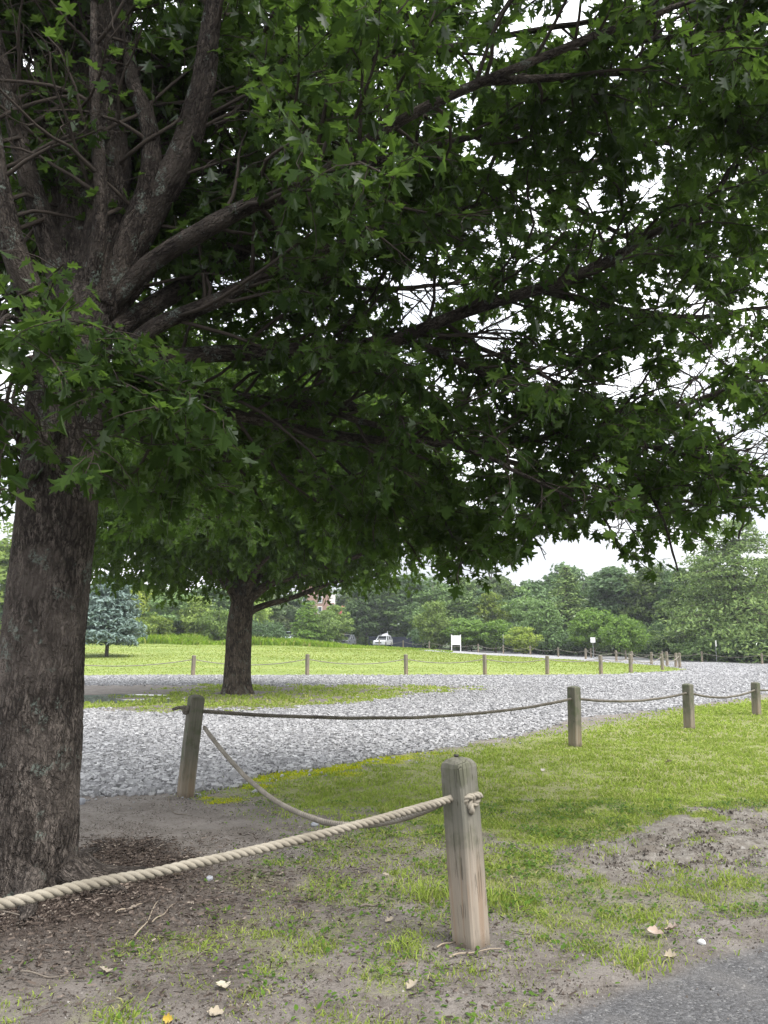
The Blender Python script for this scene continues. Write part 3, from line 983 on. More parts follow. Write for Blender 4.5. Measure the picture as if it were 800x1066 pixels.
def post_mesh(w, h, round_top=.035, rings=26, seed=0, twist=.0):
    """a squared timber with softened arrises and a domed top"""
    r_ = np.random.default_rng(seed)
    b = w * .07
    hw = w / 2
    cross = []
    for sx, sy in ((1, 1), (-1, 1), (-1, -1), (1, -1)):
        c1 = (sx * hw, sy * (hw - b)); c2 = (sx * (hw - b), sy * hw)
        cross += [c1, c2] if sx * sy > 0 else [c2, c1]
    cross = np.array(cross)
    # a few points along each face so that the faces can be slightly uneven
    pts = []
    for i in range(8):
        a, c = cross[i], cross[(i + 1) % 8]
        k = 4 if i % 2 else 1
        for t in range(k): pts.append(a + (c - a) * t / k)
    cross = np.array(pts)
    ns = len(cross)
    zs = list(np.linspace(-.25, h - round_top, rings)) + [h - round_top * .6, h - round_top * .25, h - round_top * .03]
    sc = [1.0] * rings + [.93, .72, .34]
    V = []
    for z, s in zip(zs, sc):
        Q = np.stack([cross[:, 0] * 40, cross[:, 1] * 40, np.full(ns, z * 2.2 + seed)], -1)
        d = 1 + (fbm(Q, 3, 5) - .5) * .05
        V.append(np.stack([cross[:, 0] * s * d, cross[:, 1] * s * d, np.full(ns, z) + (fbm(Q, 2, 9) - .5) * .012 * (s < 1)], -1))
    n = len(zs)
    V = np.concatenate(V + [np.array([[0, 0, h]])])
    i = np.arange(n - 1)[:, None] * ns; j = np.arange(ns)[None]; k = (j + 1) % ns
    F4 = np.stack([i + j, i + k, i + ns + k, i + ns + j], -1).reshape(-1, 4)
    jj = np.arange(ns)
    F3 = np.stack([np.full(ns, n * ns), (n - 1) * ns + jj, (n - 1) * ns + (jj + 1) % ns], -1)
    return V, F4, F3


def post(base, top, w, rz, mat, label, cat='post', group=None, seed=0, rt=.035, mesh=None):
    base = np.array(base); top = np.array(top)
    d = top - base
    h = np.linalg.norm(d)
    V, F4, F3 = post_mesh(w, h, rt, 26 if h > .6 and w > .1 else 8, seed)
    o = mk('fence_post', V, [F4, F3], mat, None, False)
    o.location = base
    q = Vector((0, 0, 1)).rotation_difference(Vector(d))
    from mathutils import Quaternion
    o.rotation_mode = 'QUATERNION'
    o.rotation_quaternion = q @ Quaternion((0, 0, 1), rz)
    tag(o, label, cat, group)
    return o


def post_px(pb, ptp, w, rz, mat, label, group, seed, rt=.035, lean=True):
    b = gp(*pb)
    t = pt(ptp[0], ptp[1], b[1])
    if not lean: t[0] = b[0]
    return post(b, t, w, rz, mat, label, 'post', group, seed, rt), b, t


GN = 'timber posts of the rope fence in the foreground'
pA, bA, tA = post_px((491, 983), (477, 788), .148, R(45) - .02, M_POST, 'pale new timber post nearest the camera with a rope knot on its side', GN, 1, .05)
pB, bB, tB = post_px((193, 829), (205, 723), .145, R(30), M_POST_OLD, 'leaning mossy grey post at the gravel corner beside the big trunk', GN, 2, .045)
pC, bC, tC = post_px((599, 777), (597.5, 714), .15, R(38), M_POST_OLD, 'grey weathered post at the gravel edge, first to the right of the leaning post', GN, 3, .03)
pD, bD, tD = post_px((718, 759), (716, 711.5), .15, R(40), M_POST_OLD, 'grey weathered post on the right lawn, between two others of its row', GN, 4, .03)
pE, bE, tE = post_px((788, 744.5), (786.5, 710), .145, R(38), M_POST_OLD, 'grey weathered post at the right edge of the photo beside the drive', GN, 5, .03)
bP0 = np.array([-2.9, 1.7, float(terrain(-2.9, 1.7))])
post(bP0, bP0 + [0, 0, .92], .148, .6, M_POST, 'timber post at the left carrying the near end of the thick pale rope', 'post', GN, 6, .05)
bF = np.array([11.2, 20.4, float(terrain(11.2, 20.4))])
post(bF, bF + [0, 0, .85], .145, .6, M_POST_OLD, 'grey post out to the right at the end of the rope fence', 'post', GN, 7, .03)
# nail head left in the top of the near post
k = MB().tube([[0, 0, -.012], [0, 0, .006]], .012, 12).tube([[0, 0, .004], [.001, 0, .012]], [.016, .013], 12)
o = k.build('nail', M_NAIL, pA, False)
o.location = (-.004, .008, float(np.linalg.norm(tA - bA)) + .002)


def rope_mat(name, a, b):
    m, nt, out = new_mat(name); g = NT(nt)
    o = g.obj()
    n1 = g.noise(o, 6, 4, .6); n2 = g.noise(g.attr('bc', 'Vector'), 260, 4, .7)
    c = g.mix(g.rampv(n1, .35, .65), a, b)
    n3 = g.noise(o, 1.7, 5, .7)
    c = g.mix(g.math('MULTIPLY', g.rampv(n3, .48, .66), .55), c, tuple(v * .5 for v in a))
    c = g.mix(g.math('MULTIPLY', n2, .5), c, tuple(v * .6 for v in a))
    g.l(g.bsdf(c, .9, g.bump(n2, .003, .6), .15), out.inputs[0])
    return m


M_ROPE = rope_mat('pale_rope', (.27, .24, .19), (.36, .325, .265))
M_ROPE_OLD = rope_mat('weathered_rope', (.135, .12, .10), (.21, .19, .16))
M_ROPE_MID = rope_mat('grey_rope', (.24, .215, .18), (.33, .30, .255))


def rope_geo(P, rad, pitch=.10, seg=7, per=12):
    """three strands laid round one another along a path"""
    P = np.asarray(P, float)
    L = np.concatenate([[0], np.cumsum(np.linalg.norm(np.diff(P, axis=0), axis=1))])
    rad = rad
    n = max(8, int(L[-1] / pitch * per))
    s = np.linspace(0, L[-1], n)
    Q = np.stack([np.interp(s, L, P[:, i]) for i in range(3)], -1)
    if L[-1] > 1:
        wob = np.stack([fbm(np.stack([s * 3.1, s * 0 + 5 * k, s * 0 + L[-1]], -1), 3, 300 + k) - .5 for k in range(3)], -1)
        Q = Q + wob * .016 * np.sin(np.pi * np.clip(s / L[-1], 0, 1))[:, None]
    T, N, B = frames(Q)
    mb = MB()
    ph = (fbm(np.stack([s * 2.0, s * 0, s * 0 + 3], -1), 2, 310) - .5) * 2.4
    rv = 1 + (fbm(np.stack([s * 7, s * 0, s * 0 + 9], -1), 3, 311) - .5) * .22
    for k in range(3):
        a = s / pitch * 2 * np.pi + ph + k * 2 * np.pi / 3
        S = Q + (N * np.cos(a)[:, None] + B * np.sin(a)[:, None]) * rad * .5
        V, F4, F3, bc = tube(S, rad * .56 * rv, seg)
        mb.add(V, [F4, F3], bc)
    return mb


def hang(p0, p1, sag, n=60, skew=0.0):
    t = np.linspace(0, 1, n)
    p0 = np.array(p0); p1 = np.array(p1)
    P = p0 + (p1 - p0) * t[:, None]
    P[:, 2] -= sag * 4 * t * (1 - t) * (1 + skew * (t - .5))
    return P


def knot_path(c, r, ax, n=90):
    """a tight overhand knot"""
    t = np.linspace(0, 2 * np.pi * .97, n)
    x = np.sin(t) + 2 * np.sin(2 * t); y = np.cos(t) - 2 * np.cos(2 * t); z = -np.sin(3 * t)
    K = np.stack([x, z * .75, y], -1) * r / 3
    ca, sa = math.cos(ax), math.sin(ax)
    K = np.stack([K[:, 0] * ca - K[:, 1] * sa, K[:, 0] * sa + K[:, 1] * ca, K[:, 2]], -1)
    return K + np.array(c)


def rope(name, P, rad, mat, label, group, pitch=.1, twist=True, knots=()):
    mb = rope_geo(P, rad, pitch) if twist else MB().tube(P, rad, 8)
    o = mb.build(name, mat, None, True, bark=True)
    tag(o, label, 'rope', group)
    for kp in knots:
        kb = MB()
        for seg_ in kp:
            g_ = rope_geo(seg_, rad * .82, pitch * .8)
            V = np.concatenate(g_.V); polys = [np.concatenate(g_.P[q]) for q in sorted(g_.P)]
            kb.add(V, polys, np.concatenate(g_.A))
        kb.build('knot', mat, o, True, bark=True)
    return o


GR = 'rope spans of the foreground fence'
# hole heights measured on the posts
hA = pt(471, 829.5, bA[1] - .04)
axA = (tA - bA) / np.linalg.norm(tA - bA)
cA = bA + axA * (hA[2] - bA[2])
endL = bP0 + np.array([0, 0, .74])
P = np.concatenate([hang(endL, cA, .10, 80)])
kc = cA + np.array([.050, -.058, -.022])
tail = spline([kc + [-.012, .0, .02], kc + [.03, .005, .035], kc + [.055, .02, .025]], 14)
stub = spline([cA, cA + [.05, -.05, .0], kc], 10)
rope('rope', P, .0205, M_ROPE, 'thick pale twisted rope crossing the foreground below the big trunk', GR, .105, True, [[knot_path(kc, .046, R(45)), tail, stub]])
hB = pt(213, 757, bB[1] - .03)
rope('rope', hang(hB, cA + [-.02, .03, .0], .44, 80, .35), .021, M_ROPE_MID, 'grey rope sagging low between the leaning post and the near post', GR, .10)
hB2 = pt(205, 740, bB[1])
hC = pt(598, 727, bC[1])
kb_ = hB2 + np.array([-.10, -.06, .02])
rope('rope', hang(hB2, hC, .17, 90, .25), .021, M_ROPE_OLD, 'dark rope stretched over the gravel from the leaning post to the next post', GR, .10, True,
     [[knot_path(kb_, .04, R(-30)), spline([kb_, kb_ + [-.06, -.01, .02], kb_ + [-.13, -.02, .0]], 12), spline([hB2, kb_], 6)]])
hD = pt(717, 721, bD[1]); hE = pt(787, 718, bE[1])
rope('rope', hang(hC, hD, .09, 60), .020, M_ROPE_OLD, 'thin looking rope between the two grey posts on the right lawn edge', GR, .10)
rope('rope', hang(hD, hE, .12, 60), .020, M_ROPE_OLD, 'rope ending at the post on the right edge of the photo', GR, .10)
rope('rope', hang(hE, bF + [0, 0, .68], .12, 50), .020, M_ROPE_OLD, 'rope running out of the photo to the right from the last post', GR, .10)

# ---- the fence round the meadow: posts and thin ropes
GL = 'small posts of the rope fence round the meadow'
lawn_px = [(-130, 703.6), (40, 703.6), (201, 703.2), (320, 702.5), (423, 702.2), (505, 702.2), (570, 702.0), (626, 701.6), (657, 700.2), (690, 697.2), (708, 695.2), (704, 694.3), (695, 693.2), (678.5, 691.7), (658, 689.8), (642, 688.6), (610, 686.0)]
far_lab = ['small brown post beyond the gravel, hidden behind the trunk or out of view', 'small brown post beyond the gravel behind the big trunk',
           'small brown post between the blue spruce and the island tree', 'small brown post just right of the island tree trunk', 'small brown post on the meadow edge below the parked cars',
           'small brown post on the meadow edge right of the white board', 'small brown post on the meadow edge above the first grey post', 'small brown post on the meadow edge below the square white sign',
           'small brown post near the tip of the meadow, tallest of the cluster', 'small brown post at the tip of the meadow, leftmost of the close group', 'small brown post at the tip of the meadow, rightmost of the close group',
           'small brown post behind the tip of the meadow', 'small brown post on the far side of the meadow tip', 'small brown post on the far side of the meadow under the round bush', 'small pale post on the far meadow edge right of the square sign',
           'small pale post on the far meadow edge close to the square sign', 'small pale post on the far meadow edge left of the square sign']
lawn_posts = []
for (px, py), lab in zip(lawn_px, far_lab):
    b = gp(px, py)
    hgt = .92 + random.uniform(-.06, .06)
    t = b + np.array([random.gauss(0, .02), 0, hgt])
    post(b, t, .15, random.uniform(.5, 1), M_POST_FAR, lab, 'post', GL, 20 + len(lawn_posts), .03)
    lawn_posts.append(b)
GLR = 'thin ropes of the fence round the meadow'
for i in range(len(lawn_posts) - 1):
    a, b = lawn_posts[i] + [0, 0, .74], lawn_posts[i + 1] + [0, 0, .74]
    L = np.linalg.norm(a - b)
    rope('rope', hang(a, b, min(.3, L * .05), 24), .02, M_ROPE_MID, ('thin meadow fence rope %s' % (
        ['behind the big trunk on the left', 'from the big trunk to the post left of the island tree', 'passing behind the island tree trunk', 'right of the island tree below the shrubs', 'below the white board',
         'right of the white board', 'between the two posts left of the square sign', 'below the square sign', 'at the start of the meadow tip', 'at the outer meadow tip', 'at the very end of the meadow tip',
         'just behind the meadow tip', 'turning back from the meadow tip', 'on the far side under the round bush', 'on the far side right of the square sign', 'on the far side at the square sign'][i])), GLR, .1, False)
# ---- the fence along the far ridge road
GF = 'pale posts of the rope fence along the far road'
ridge_px = [(395, 675.0, 95), (420, 675.8, 93), (447, 676.7, 91), (498, 679.0, 86), (524, 680.2, 84), (552, 681.8, 82), (581, 683.3, 79), (615, 684.8, 76), (651, 685.8, 74), (689, 687.3, 71), (730, 687.7, 69), (792, 689.2, 66), (850, 690, 64)]
rl = ['under the dark mesh screen', 'below the white car', 'between the white car and the white board', 'just right of the white board', 'below the slim grey sign', 'under the dark trees mid right', 'left of the square white sign', 'beside the square white sign',
      'left of the round light bush', 'below the right side of the round bush', 'left of the slim white sign', 'under the big layered tree at the right edge', 'beyond the right edge']
rp = []
for (px, py, Y), lab in zip(ridge_px, rl):
    b = at(px, Y)
    post(b, b + np.array([0, 0, .92]), .125, random.uniform(.3, 1), M_POST_FAR, 'pale post of the far road fence ' + lab, 'post', GF, 50 + len(rp), .03)
    rp.append(b)
for i in range(len(rp) - 1):
    a, b = rp[i] + [0, 0, .78], rp[i + 1] + [0, 0, .78]
    rope('rope', hang(a, b, .28, 20), .016, M_ROPE_MID, 'far road fence rope starting ' + rl[i], 'thin ropes of the far road fence', .1, False)

# ------------------------------------------------------------------ leaves and branches
HALF = np.array([(0, 0), (.07, .10), (.34, .10), (.16, .27), (.47, .44), (.42, .56), (.17, .52), (.27, .76), (.11, .76), (0, 1.0)])


def leaf_geo(P, tip, nrm, size, fold=.25, half=HALF, curl=.18):
    """lobed leaves folded along the midrib; P base, tip direction and face normal per leaf"""
    N = len(P)
    y = tip / (np.linalg.norm(tip, axis=1)[:, None] + 1e-9)
    z = nrm - y * (nrm * y).sum(1)[:, None]
    z /= np.linalg.norm(z, axis=1)[:, None] + 1e-9
    x = np.cross(y, z)
    k = len(half)
    f = (fold * (.3 + 1.4 * rng.random(N)))[:, None]
    cu = (curl * rng.normal(.8, 1.3, N))[:, None]
    out = []
    for sgn in (1, -1):
        hx = np.broadcast_to(half[:, 0], (N, k)) * sgn * (.85 + .3 * rng.random((N, 1)))
        hy = half[:, 1][None] + rng.normal(0, .035, (N, k)) * ((half[:, 1] > 0) & (half[:, 1] < 1))
        hx = hx * (1 + rng.normal(0, .16, (N, k)))
        hz = np.abs(hx) * f - cu * hy ** 2
        L = (x[:, None, :] * hx[..., None] + y[:, None, :] * hy[..., None] + z[:, None, :] * hz[..., None]) * size[:, None, None]
        out.append(P[:, None, :] + L)
    V = np.concatenate(out, 1).reshape(-1, 3)
    i = np.arange(N)[:, None] * (2 * k)
    a = np.arange(k)[None]
    # the halves share the midrib ends so that a leaf is one island
    r_ = i + a
    l_ = np.concatenate([i, i + k + a[:, 1:-1], i + (k - 1) + 0 * i], 1)[:, ::-1]
    return V, np.concatenate([r_, l_])


def grow(p0, d0, length, n=6, wob=.25, droop=0.0, up=0.0):
    P = [np.array(p0)]
    d = np.array(d0, float); d /= np.linalg.norm(d)
    st = length / (n - 1)
    for i in range(n - 1):
        d = d + rng.normal(0, wob, 3) * .5 + np.array([0, 0, up - droop * i / n])
        d /= np.linalg.norm(d)
        P.append(P[-1] + d * st)
    return np.array(P)


def trunk_disp(amp, sc=1.0, flare=None, seed=3):
    def f(bc, ang):
        q = bc * np.array([30, 30, 7.5]) * sc
        w = fbm(bc * 11, 3, seed) - .5
        q2 = q + w[:, None] * 2.2
        r1 = 1 - np.abs(vnoise(q2, seed) * 2 - 1)
        r2 = 1 - np.abs(vnoise(q2 * 2.1 + 7, seed + 1) * 2 - 1)
        big = fbm(bc * np.array([3.2, 3.2, 1.0]), 3, seed + 4) - .5
        d = amp * (r1 * .7 + r2 * .4 - .5) + big * amp * 3.2
        if flare is not None:
            fl = np.exp(-np.maximum(bc[:, 2], 0) / .17)
            lob = .55 + .45 * np.cos(ang * 5 + .9) * np.cos(ang * 2 + .4)
            d = d + flare * fl * (lob * .75 + .35)
        return d
    return f


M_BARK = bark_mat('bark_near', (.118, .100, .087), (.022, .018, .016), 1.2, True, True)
M_BARKL = bark_mat('bark_limb_shaded', (.078, .065, .055), (.014, .011, .010), 1.3)  # same bark as the trunk, darkened to paint in the canopy shade
M_BARK2 = bark_mat('bark_island', (.085, .068, .054), (.02, .016, .013), .5)
M_TWIG = simple_mat('twig_bark', (.05, .041, .034), .9, .1)
M_LEAF = leaf_mat('oak_leaf', (.018, .037, .010), (.039, .071, .018), (.115, .205, .028), .47, .006, False, .6)
M_LEAF2 = leaf_mat('island_leaf', (.024, .048, .011), (.052, .094, .020), (.150, .260, .030), .48, .006, False, .6)


def resample_density(px, py, grid, xs, ys):
    fx = np.interp(px, xs, np.arange(len(xs))); fy = np.interp(py, ys, np.arange(len(ys)))
    i = np.clip(fx.astype(int), 0, len(xs) - 2); j = np.clip(fy.astype(int), 0, len(ys) - 2)
    u, v = fx - i, fy - j
    G = np.array(grid)
    return G[j, i] * (1 - u) * (1 - v) + G[j, i + 1] * u * (1 - v) + G[j + 1, i] * (1 - u) * v + G[j + 1, i + 1] * u * v


def near_tree():
    root = empty('shade_tree', (TREE1[0], TREE1[1], 0))
    tag(root, 'big old shade tree with a thick rough trunk at the left edge of the photo', 'tree')
    base = np.array([TREE1[0], TREE1[1], float(terrain(*TREE1))])
    inv = -np.array([TREE1[0], TREE1[1], 0])
    # trunk
    tp = [base + [-.02, 0, -.25], pt(27, 915, 5.23), pt(31, 850, 5.23), pt(37, 750, 5.24), pt(46, 660, 5.26), pt(57, 570, 5.28), pt(63, 490, 5.3), pt(68, 420, 5.31), pt(79, 360, 5.32), pt(92, 312, 5.34), pt(98, 270, 5.36), pt(100, 235, 5.38)]
    tr = [.30, .298, .29, .277, .264, .256, .25, .25, .248, .225, .17, .10]
    P = spline(tp, 330)
    r = np.interp(np.linspace(0, 1, 330), np.linspace(0, 1, len(tr)), tr)
    V, F4, F3, bc = tube(P, r, 150, True, trunk_disp(.020, 1.0, .12))
    # length along the bark counted from the ground
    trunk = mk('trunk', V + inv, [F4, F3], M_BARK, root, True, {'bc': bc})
    # surface roots
    mb = MB()
    for a, L in ((.2, .55), (-.35, .38), (-1.25, .5), (-2.1, .5), (1.4, .5), (2.6, .5)):
        d = np.array([math.cos(a), math.sin(a), 0])
        p0 = base + d * .26 + [0, 0, .12]
        q = spline([p0, base + d * (.42) + [0, 0, .05], base + d * (.42 + L * .5) + [.02, .03, .028], base + d * (.42 + L) + [-.03, .02, -.02]], 24)
        V, F4, F3, bc = tube(q, np.linspace(.085, .018, 24), 20, True, trunk_disp(.007, 1.6))
        mb.add(V, [F4, F3], bc)
    mb.V = [v + inv for v in mb.V]
    mb.build('root', M_BARK, root, True, bark=True)
    # limbs: (px, py, distance ahead) down the limb, start radius, end radius
    limbs = [
        ([(84, 330, 5.33), (88, 230, 5.38), (90, 120, 5.45), (92, 10, 5.5), (96, -180, 5.6), (90, -420, 5.6), (80, -800, 5.5)], .17, .03),
        ([(98, 320, 5.3), (112, 220, 5.28), (116, 110, 5.2), (112, 0, 5.1), (120, -200, 5.0), (150, -450, 4.9)], .15, .03),
        ([(76, 300, 5.36), (60, 190, 5.45), (50, 100, 5.5), (46, 20, 5.6), (30, -120, 5.8), (0, -330, 6.0)], .10, .025),
        ([(70, 310, 5.3), (45, 230, 5.2), (22, 150, 5.1), (5, 80, 5.0), (-20, -10, 4.9), (-60, -120, 4.8)], .075, .02),
        ([(62, 275, 5.36), (40, 215, 5.5), (24, 150, 5.7), (20, 90, 5.9), (14, 20, 6.1), (0, -80, 6.4)], .065, .018),
        ([(55, 345, 5.2), (20, 275, 5.0), (3, 215, 4.9), (-8, 150, 4.9), (-20, 60, 4.9), (-60, -60, 4.8)], .085, .02),
        ([(104, 330, 5.3), (136, 245, 5.2), (155, 195, 5.15), (155, 140, 5.1), (140, 85, 5.1), (132, 20, 5.15), (140, -90, 5.2)], .085, .02),
        ([(100, 325, 5.32), (150, 230, 5.25), (188, 165, 5.15), (212, 85, 5.0), (222, 20, 4.9), (240, -80, 4.8), (280, -220, 4.7)], .115, .025),
        ([(90, 330, 5.25), (102, 250, 5.05), (104, 170, 4.95), (98, 90, 4.9), (100, 0, 4.9), (110, -120, 4.9)], .06, .016),
        ([(100, 330, 5.4), (124, 260, 5.5), (140, 180, 5.6), (172, 110, 5.7), (186, 40, 5.8), (190, -60, 6.0)], .065, .016),
        ([(66, 320, 5.4), (56, 240, 5.6), (66, 150, 5.8), (70, 60, 6.0), (66, -60, 6.2)], .06, .016),
        ([(108, 340, 5.35), (150, 290, 5.45), (196, 226, 5.6), (250, 165, 5.8), (300, 125, 6.0), (370, 100, 6.2)], .06, .012),
        ([(165, 185, 5.2), (208, 128, 5.3), (255, 100, 5.5), (290, 70, 5.7), (312, 30, 5.9), (332, -10, 6.1), (370, -100, 6.4)], .05, .014),
        ([(290, 84, 5.6), (345, 72, 5.6), (400, 64, 5.6), (470, 50, 5.6), (560, 32, 5.5), (650, 18, 5.4), (740, -10, 5.3)], .042, .012),
        ([(112, 318, 5.3), (160, 272, 5.2), (215, 238, 5.0), (262, 214, 4.9), (305, 200, 4.8), (350, 172, 4.7), (410, 130, 4.6), (500, 85, 4.5), (600, 45, 4.4), (720, 0, 4.4)], .085, .014),
        ([(118, 345, 5.35), (165, 315, 5.6), (215, 285, 5.9), (270, 250, 6.2), (335, 212, 6.5), (420, 190, 6.8), (510, 189, 7.0), (590, 180, 7.2), (680, 150, 7.3), (800, 143, 7.4), (900, 130, 7.5)], .088, .014),
        ([(120, 375, 5.3), (165, 338, 5.35), (225, 313, 5.4), (275, 285, 5.5), (330, 262, 5.6), (420, 232, 5.8), (520, 205, 6.0)], .075, .014),
        ([(110, 400, 5.35), (190, 372, 5.6), (290, 366, 5.9), (400, 356, 6.1), (470, 330, 6.2), (560, 301, 6.3), (625, 276, 6.3), (680, 243, 6.3), (730, 215, 6.3), (790, 150, 6.2), (860, 90, 6.1)], .085, .014),
        ([(420, 352, 6.1), (480, 378, 6.3), (540, 410, 6.5), (590, 436, 6.7), (640, 470, 6.8), (690, 520, 6.9)], .035, .009),
        ([(380, 358, 6.0), (450, 348, 6.5), (520, 372, 6.9), (590, 402, 7.2), (660, 440, 7.4), (720, 480, 7.5)], .032, .009),
        ([(105, 425, 5.4), (210, 425, 6.0), (330, 450, 6.5), (470, 462, 6.8), (610, 450, 6.9), (690, 428, 6.9), (760, 405, 6.9), (840, 385, 6.9)], .055, .012),
        ([(100, 440, 5.5), (180, 455, 6.6), (270, 480, 7.7), (360, 505, 8.6), (450, 530, 9.2), (530, 555, 9.6)], .05, .012),
        ([(95, 430, 5.5), (130, 440, 7.0), (160, 470, 8.5), (190, 510, 10.0), (215, 545, 11.0)], .045, .012),
        ([(88, 420, 5.3), (180, 410, 5.9), (300, 420, 6.3), (420, 450, 6.2), (520, 480, 6.1), (600, 520, 6.1)], .045, .010),
        ([(60, 340, 5.5), (20, 290, 6.2), (-20, 240, 6.8), (-60, 180, 7.2)], .045, .010),
        ([(64, 290, 5.5), (36, 250, 6.4), (14, 215, 7.2), (-10, 170, 7.9)], .04, .010),
        ([(56, 370, 5.5), (24, 330, 6.6), (0, 300, 7.6), (-30, 260, 8.4)], .04, .010),
        ([(74, 380, 5.1), (70, 350, 4.85), (58, 345, 4.6), (50, 380, 4.45), (46, 420, 4.4)], .022, .006),
        ([(60, 400, 5.1), (40, 375, 4.8), (20, 380, 4.6), (8, 420, 4.5), (2, 470, 4.45)], .022, .006),
        ([(84, 400, 5.1), (92, 390, 4.95), (88, 420, 4.8), (80, 460, 4.75)], .016, .005),
        ([(50, 430, 5.2), (20, 440, 5.0), (0, 470, 4.9), (-10, 510, 4.9)], .02, .006),
        ([(40, 420, 5.6), (5, 450, 6.2), (-8, 500, 6.6), (4, 545, 6.8)], .02, .006),
        ([(420, 490, 7.2), (450, 520, 7.1), (472, 560, 7.0), (482, 592, 6.9)], .014, .005),
        ([(650, 480, 6.8), (680, 520, 6.7), (697, 560, 6.6), (704, 596, 6.5)], .014, .005),
        ([(590, 480, 7.0), (612, 520, 6.9), (636, 550, 6.8), (650, 578, 6.7)], .012, .005),
        ([(500, 490, 7.4), (530, 530, 7.3), (556, 560, 7.2), (570, 582, 7.1)], .012, .005),
        ([(740, 440, 6.6), (765, 490, 6.4), (775, 530, 6.3), (770, 560, 6.2)], .012, .005),
        ([(500, 85, 4.6), (620, 78, 4.9), (740, 66, 5.2), (860, 40, 5.4)], .03, .008),
        ([(640, 90, 6.3), (730, 105, 6.7), (820, 100, 7.0), (920, 80, 7.3)], .03, .008),
        ([(600, 45, 4.5), (690, 40, 5.0), (780, 25, 5.4), (880, -10, 5.8)], .02, .008),
        ([(330, 300, 6.6), (420, 300, 7.6), (500, 290, 8.4), (600, 270, 9.2)], .03, .008),
        ([(330, 460, 6.5), (380, 510, 7.0), (420, 560, 7.4), (440, 590, 7.6)], .016, .005),
        ([(48, 440, 5.25), (20, 432, 5.2), (-10, 420, 5.1), (-60, 400, 5.0), (-140, 390, 4.9)], .085, .02),
        ([(50, 440, 5.35), (10, 450, 6.3), (-40, 460, 7.3), (-80, 480, 8.2)], .05, .014),
        ([(50, 400, 5.2), (0, 360, 4.8), (-40, 330, 4.5), (-120, 280, 4.3)], .055, .014),
        ([(66, 385, 5.15), (30, 345, 4.8), (10, 330, 4.5), (0, 340, 4.25)], .026, .010),
        ([(300, 420, 6.3), (400, 430, 7.3), (500, 470, 8.0), (600, 500, 8.4), (700, 520, 8.7), (780, 515, 8.9)], .045, .010),
        ([(560, 300, 6.3), (640, 320, 6.9), (720, 330, 7.3), (800, 320, 7.6), (880, 300, 7.8)], .04, .010),
        ([(560, 190, 7.1), (640, 240, 7.7), (720, 270, 8.2), (800, 290, 8.6)], .035, .010),
        ([(300, 200, 4.8), (420, 160, 5.2), (540, 130, 5.8), (640, 90, 6.3), (760, 60, 6.8)], .035, .010),
        ([(92, 60, 5.5), (180, -60, 6.3), (320, -140, 7.2), (480, -170, 8.0), (640, -160, 8.6)], .06, .012),
        ([(95, 100, 5.5), (150, 40, 6.8), (240, 0, 8.2), (350, 10, 9.4), (460, 60, 10.2)], .05, .012),
        ([(90, 200, 5.4), (140, 190, 6.8), (210, 210, 8.2), (300, 240, 9.3), (380, 290, 10.0)], .055, .012),
        ([(90, 260, 5.4), (120, 290, 7.0), (170, 330, 8.6), (230, 380, 9.8)], .05, .012),
        ([(640, 455, 6.9), (700, 470, 6.6), (760, 480, 6.4), (820, 490, 6.2)], .026, .008),
        ([(100, -60, 5.4), (200, -220, 5.0), (380, -330, 4.8), (600, -380, 4.8)], .05, .012),
    ]
    segs = []           # leafy twig seeds

    def hem(Q):
        a, b_, _ = project(Q)
        return b_ - np.interp(a, [-200, 0, 12, 24, 100, 112, 200, 330, 430, 470, 520, 560, 600, 640, 690, 720, 760, 800, 1000],
                              [560, 548, 535, 530, 535, 572, 578, 582, 592, 612, 604, 574, 560, 574, 606, 598, 566, 548, 540])
    twig_mb = MB()
    lim_pts = []
    for li, (pp, r0, r1) in enumerate(limbs):
        W = [pt(*q) for q in pp]
        n = max(24, int(np.linalg.norm(np.diff(np.array(W), axis=0), axis=1).sum() / .05))
        P = spline(W, n)
        wob = np.stack([fbm(np.stack([np.arange(n) * .11, np.full(n, li * 7.1), np.full(n, k * 3.3)], -1), 3, 100 + k) - .5 for k in range(3)], -1)
        P = P + wob * .11 * np.linspace(.0, 1, n)[:, None]
        t = np.linspace(0, 1, n)
        r = (r0 * (1 - t) ** .85 * .9 + r1 + r0 * .1 * (1 - t)) * (1.0 if li < 8 else .76)
        sg = 28 if r0 > .06 else 14
        V, F4, F3, bc = tube(P, r, sg, True, trunk_disp(.006 if r0 > .06 else .003, 1.4, None, 30 + li))
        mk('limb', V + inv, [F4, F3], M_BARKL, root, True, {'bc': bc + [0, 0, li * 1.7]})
        lim_pts.append((P, r, n))
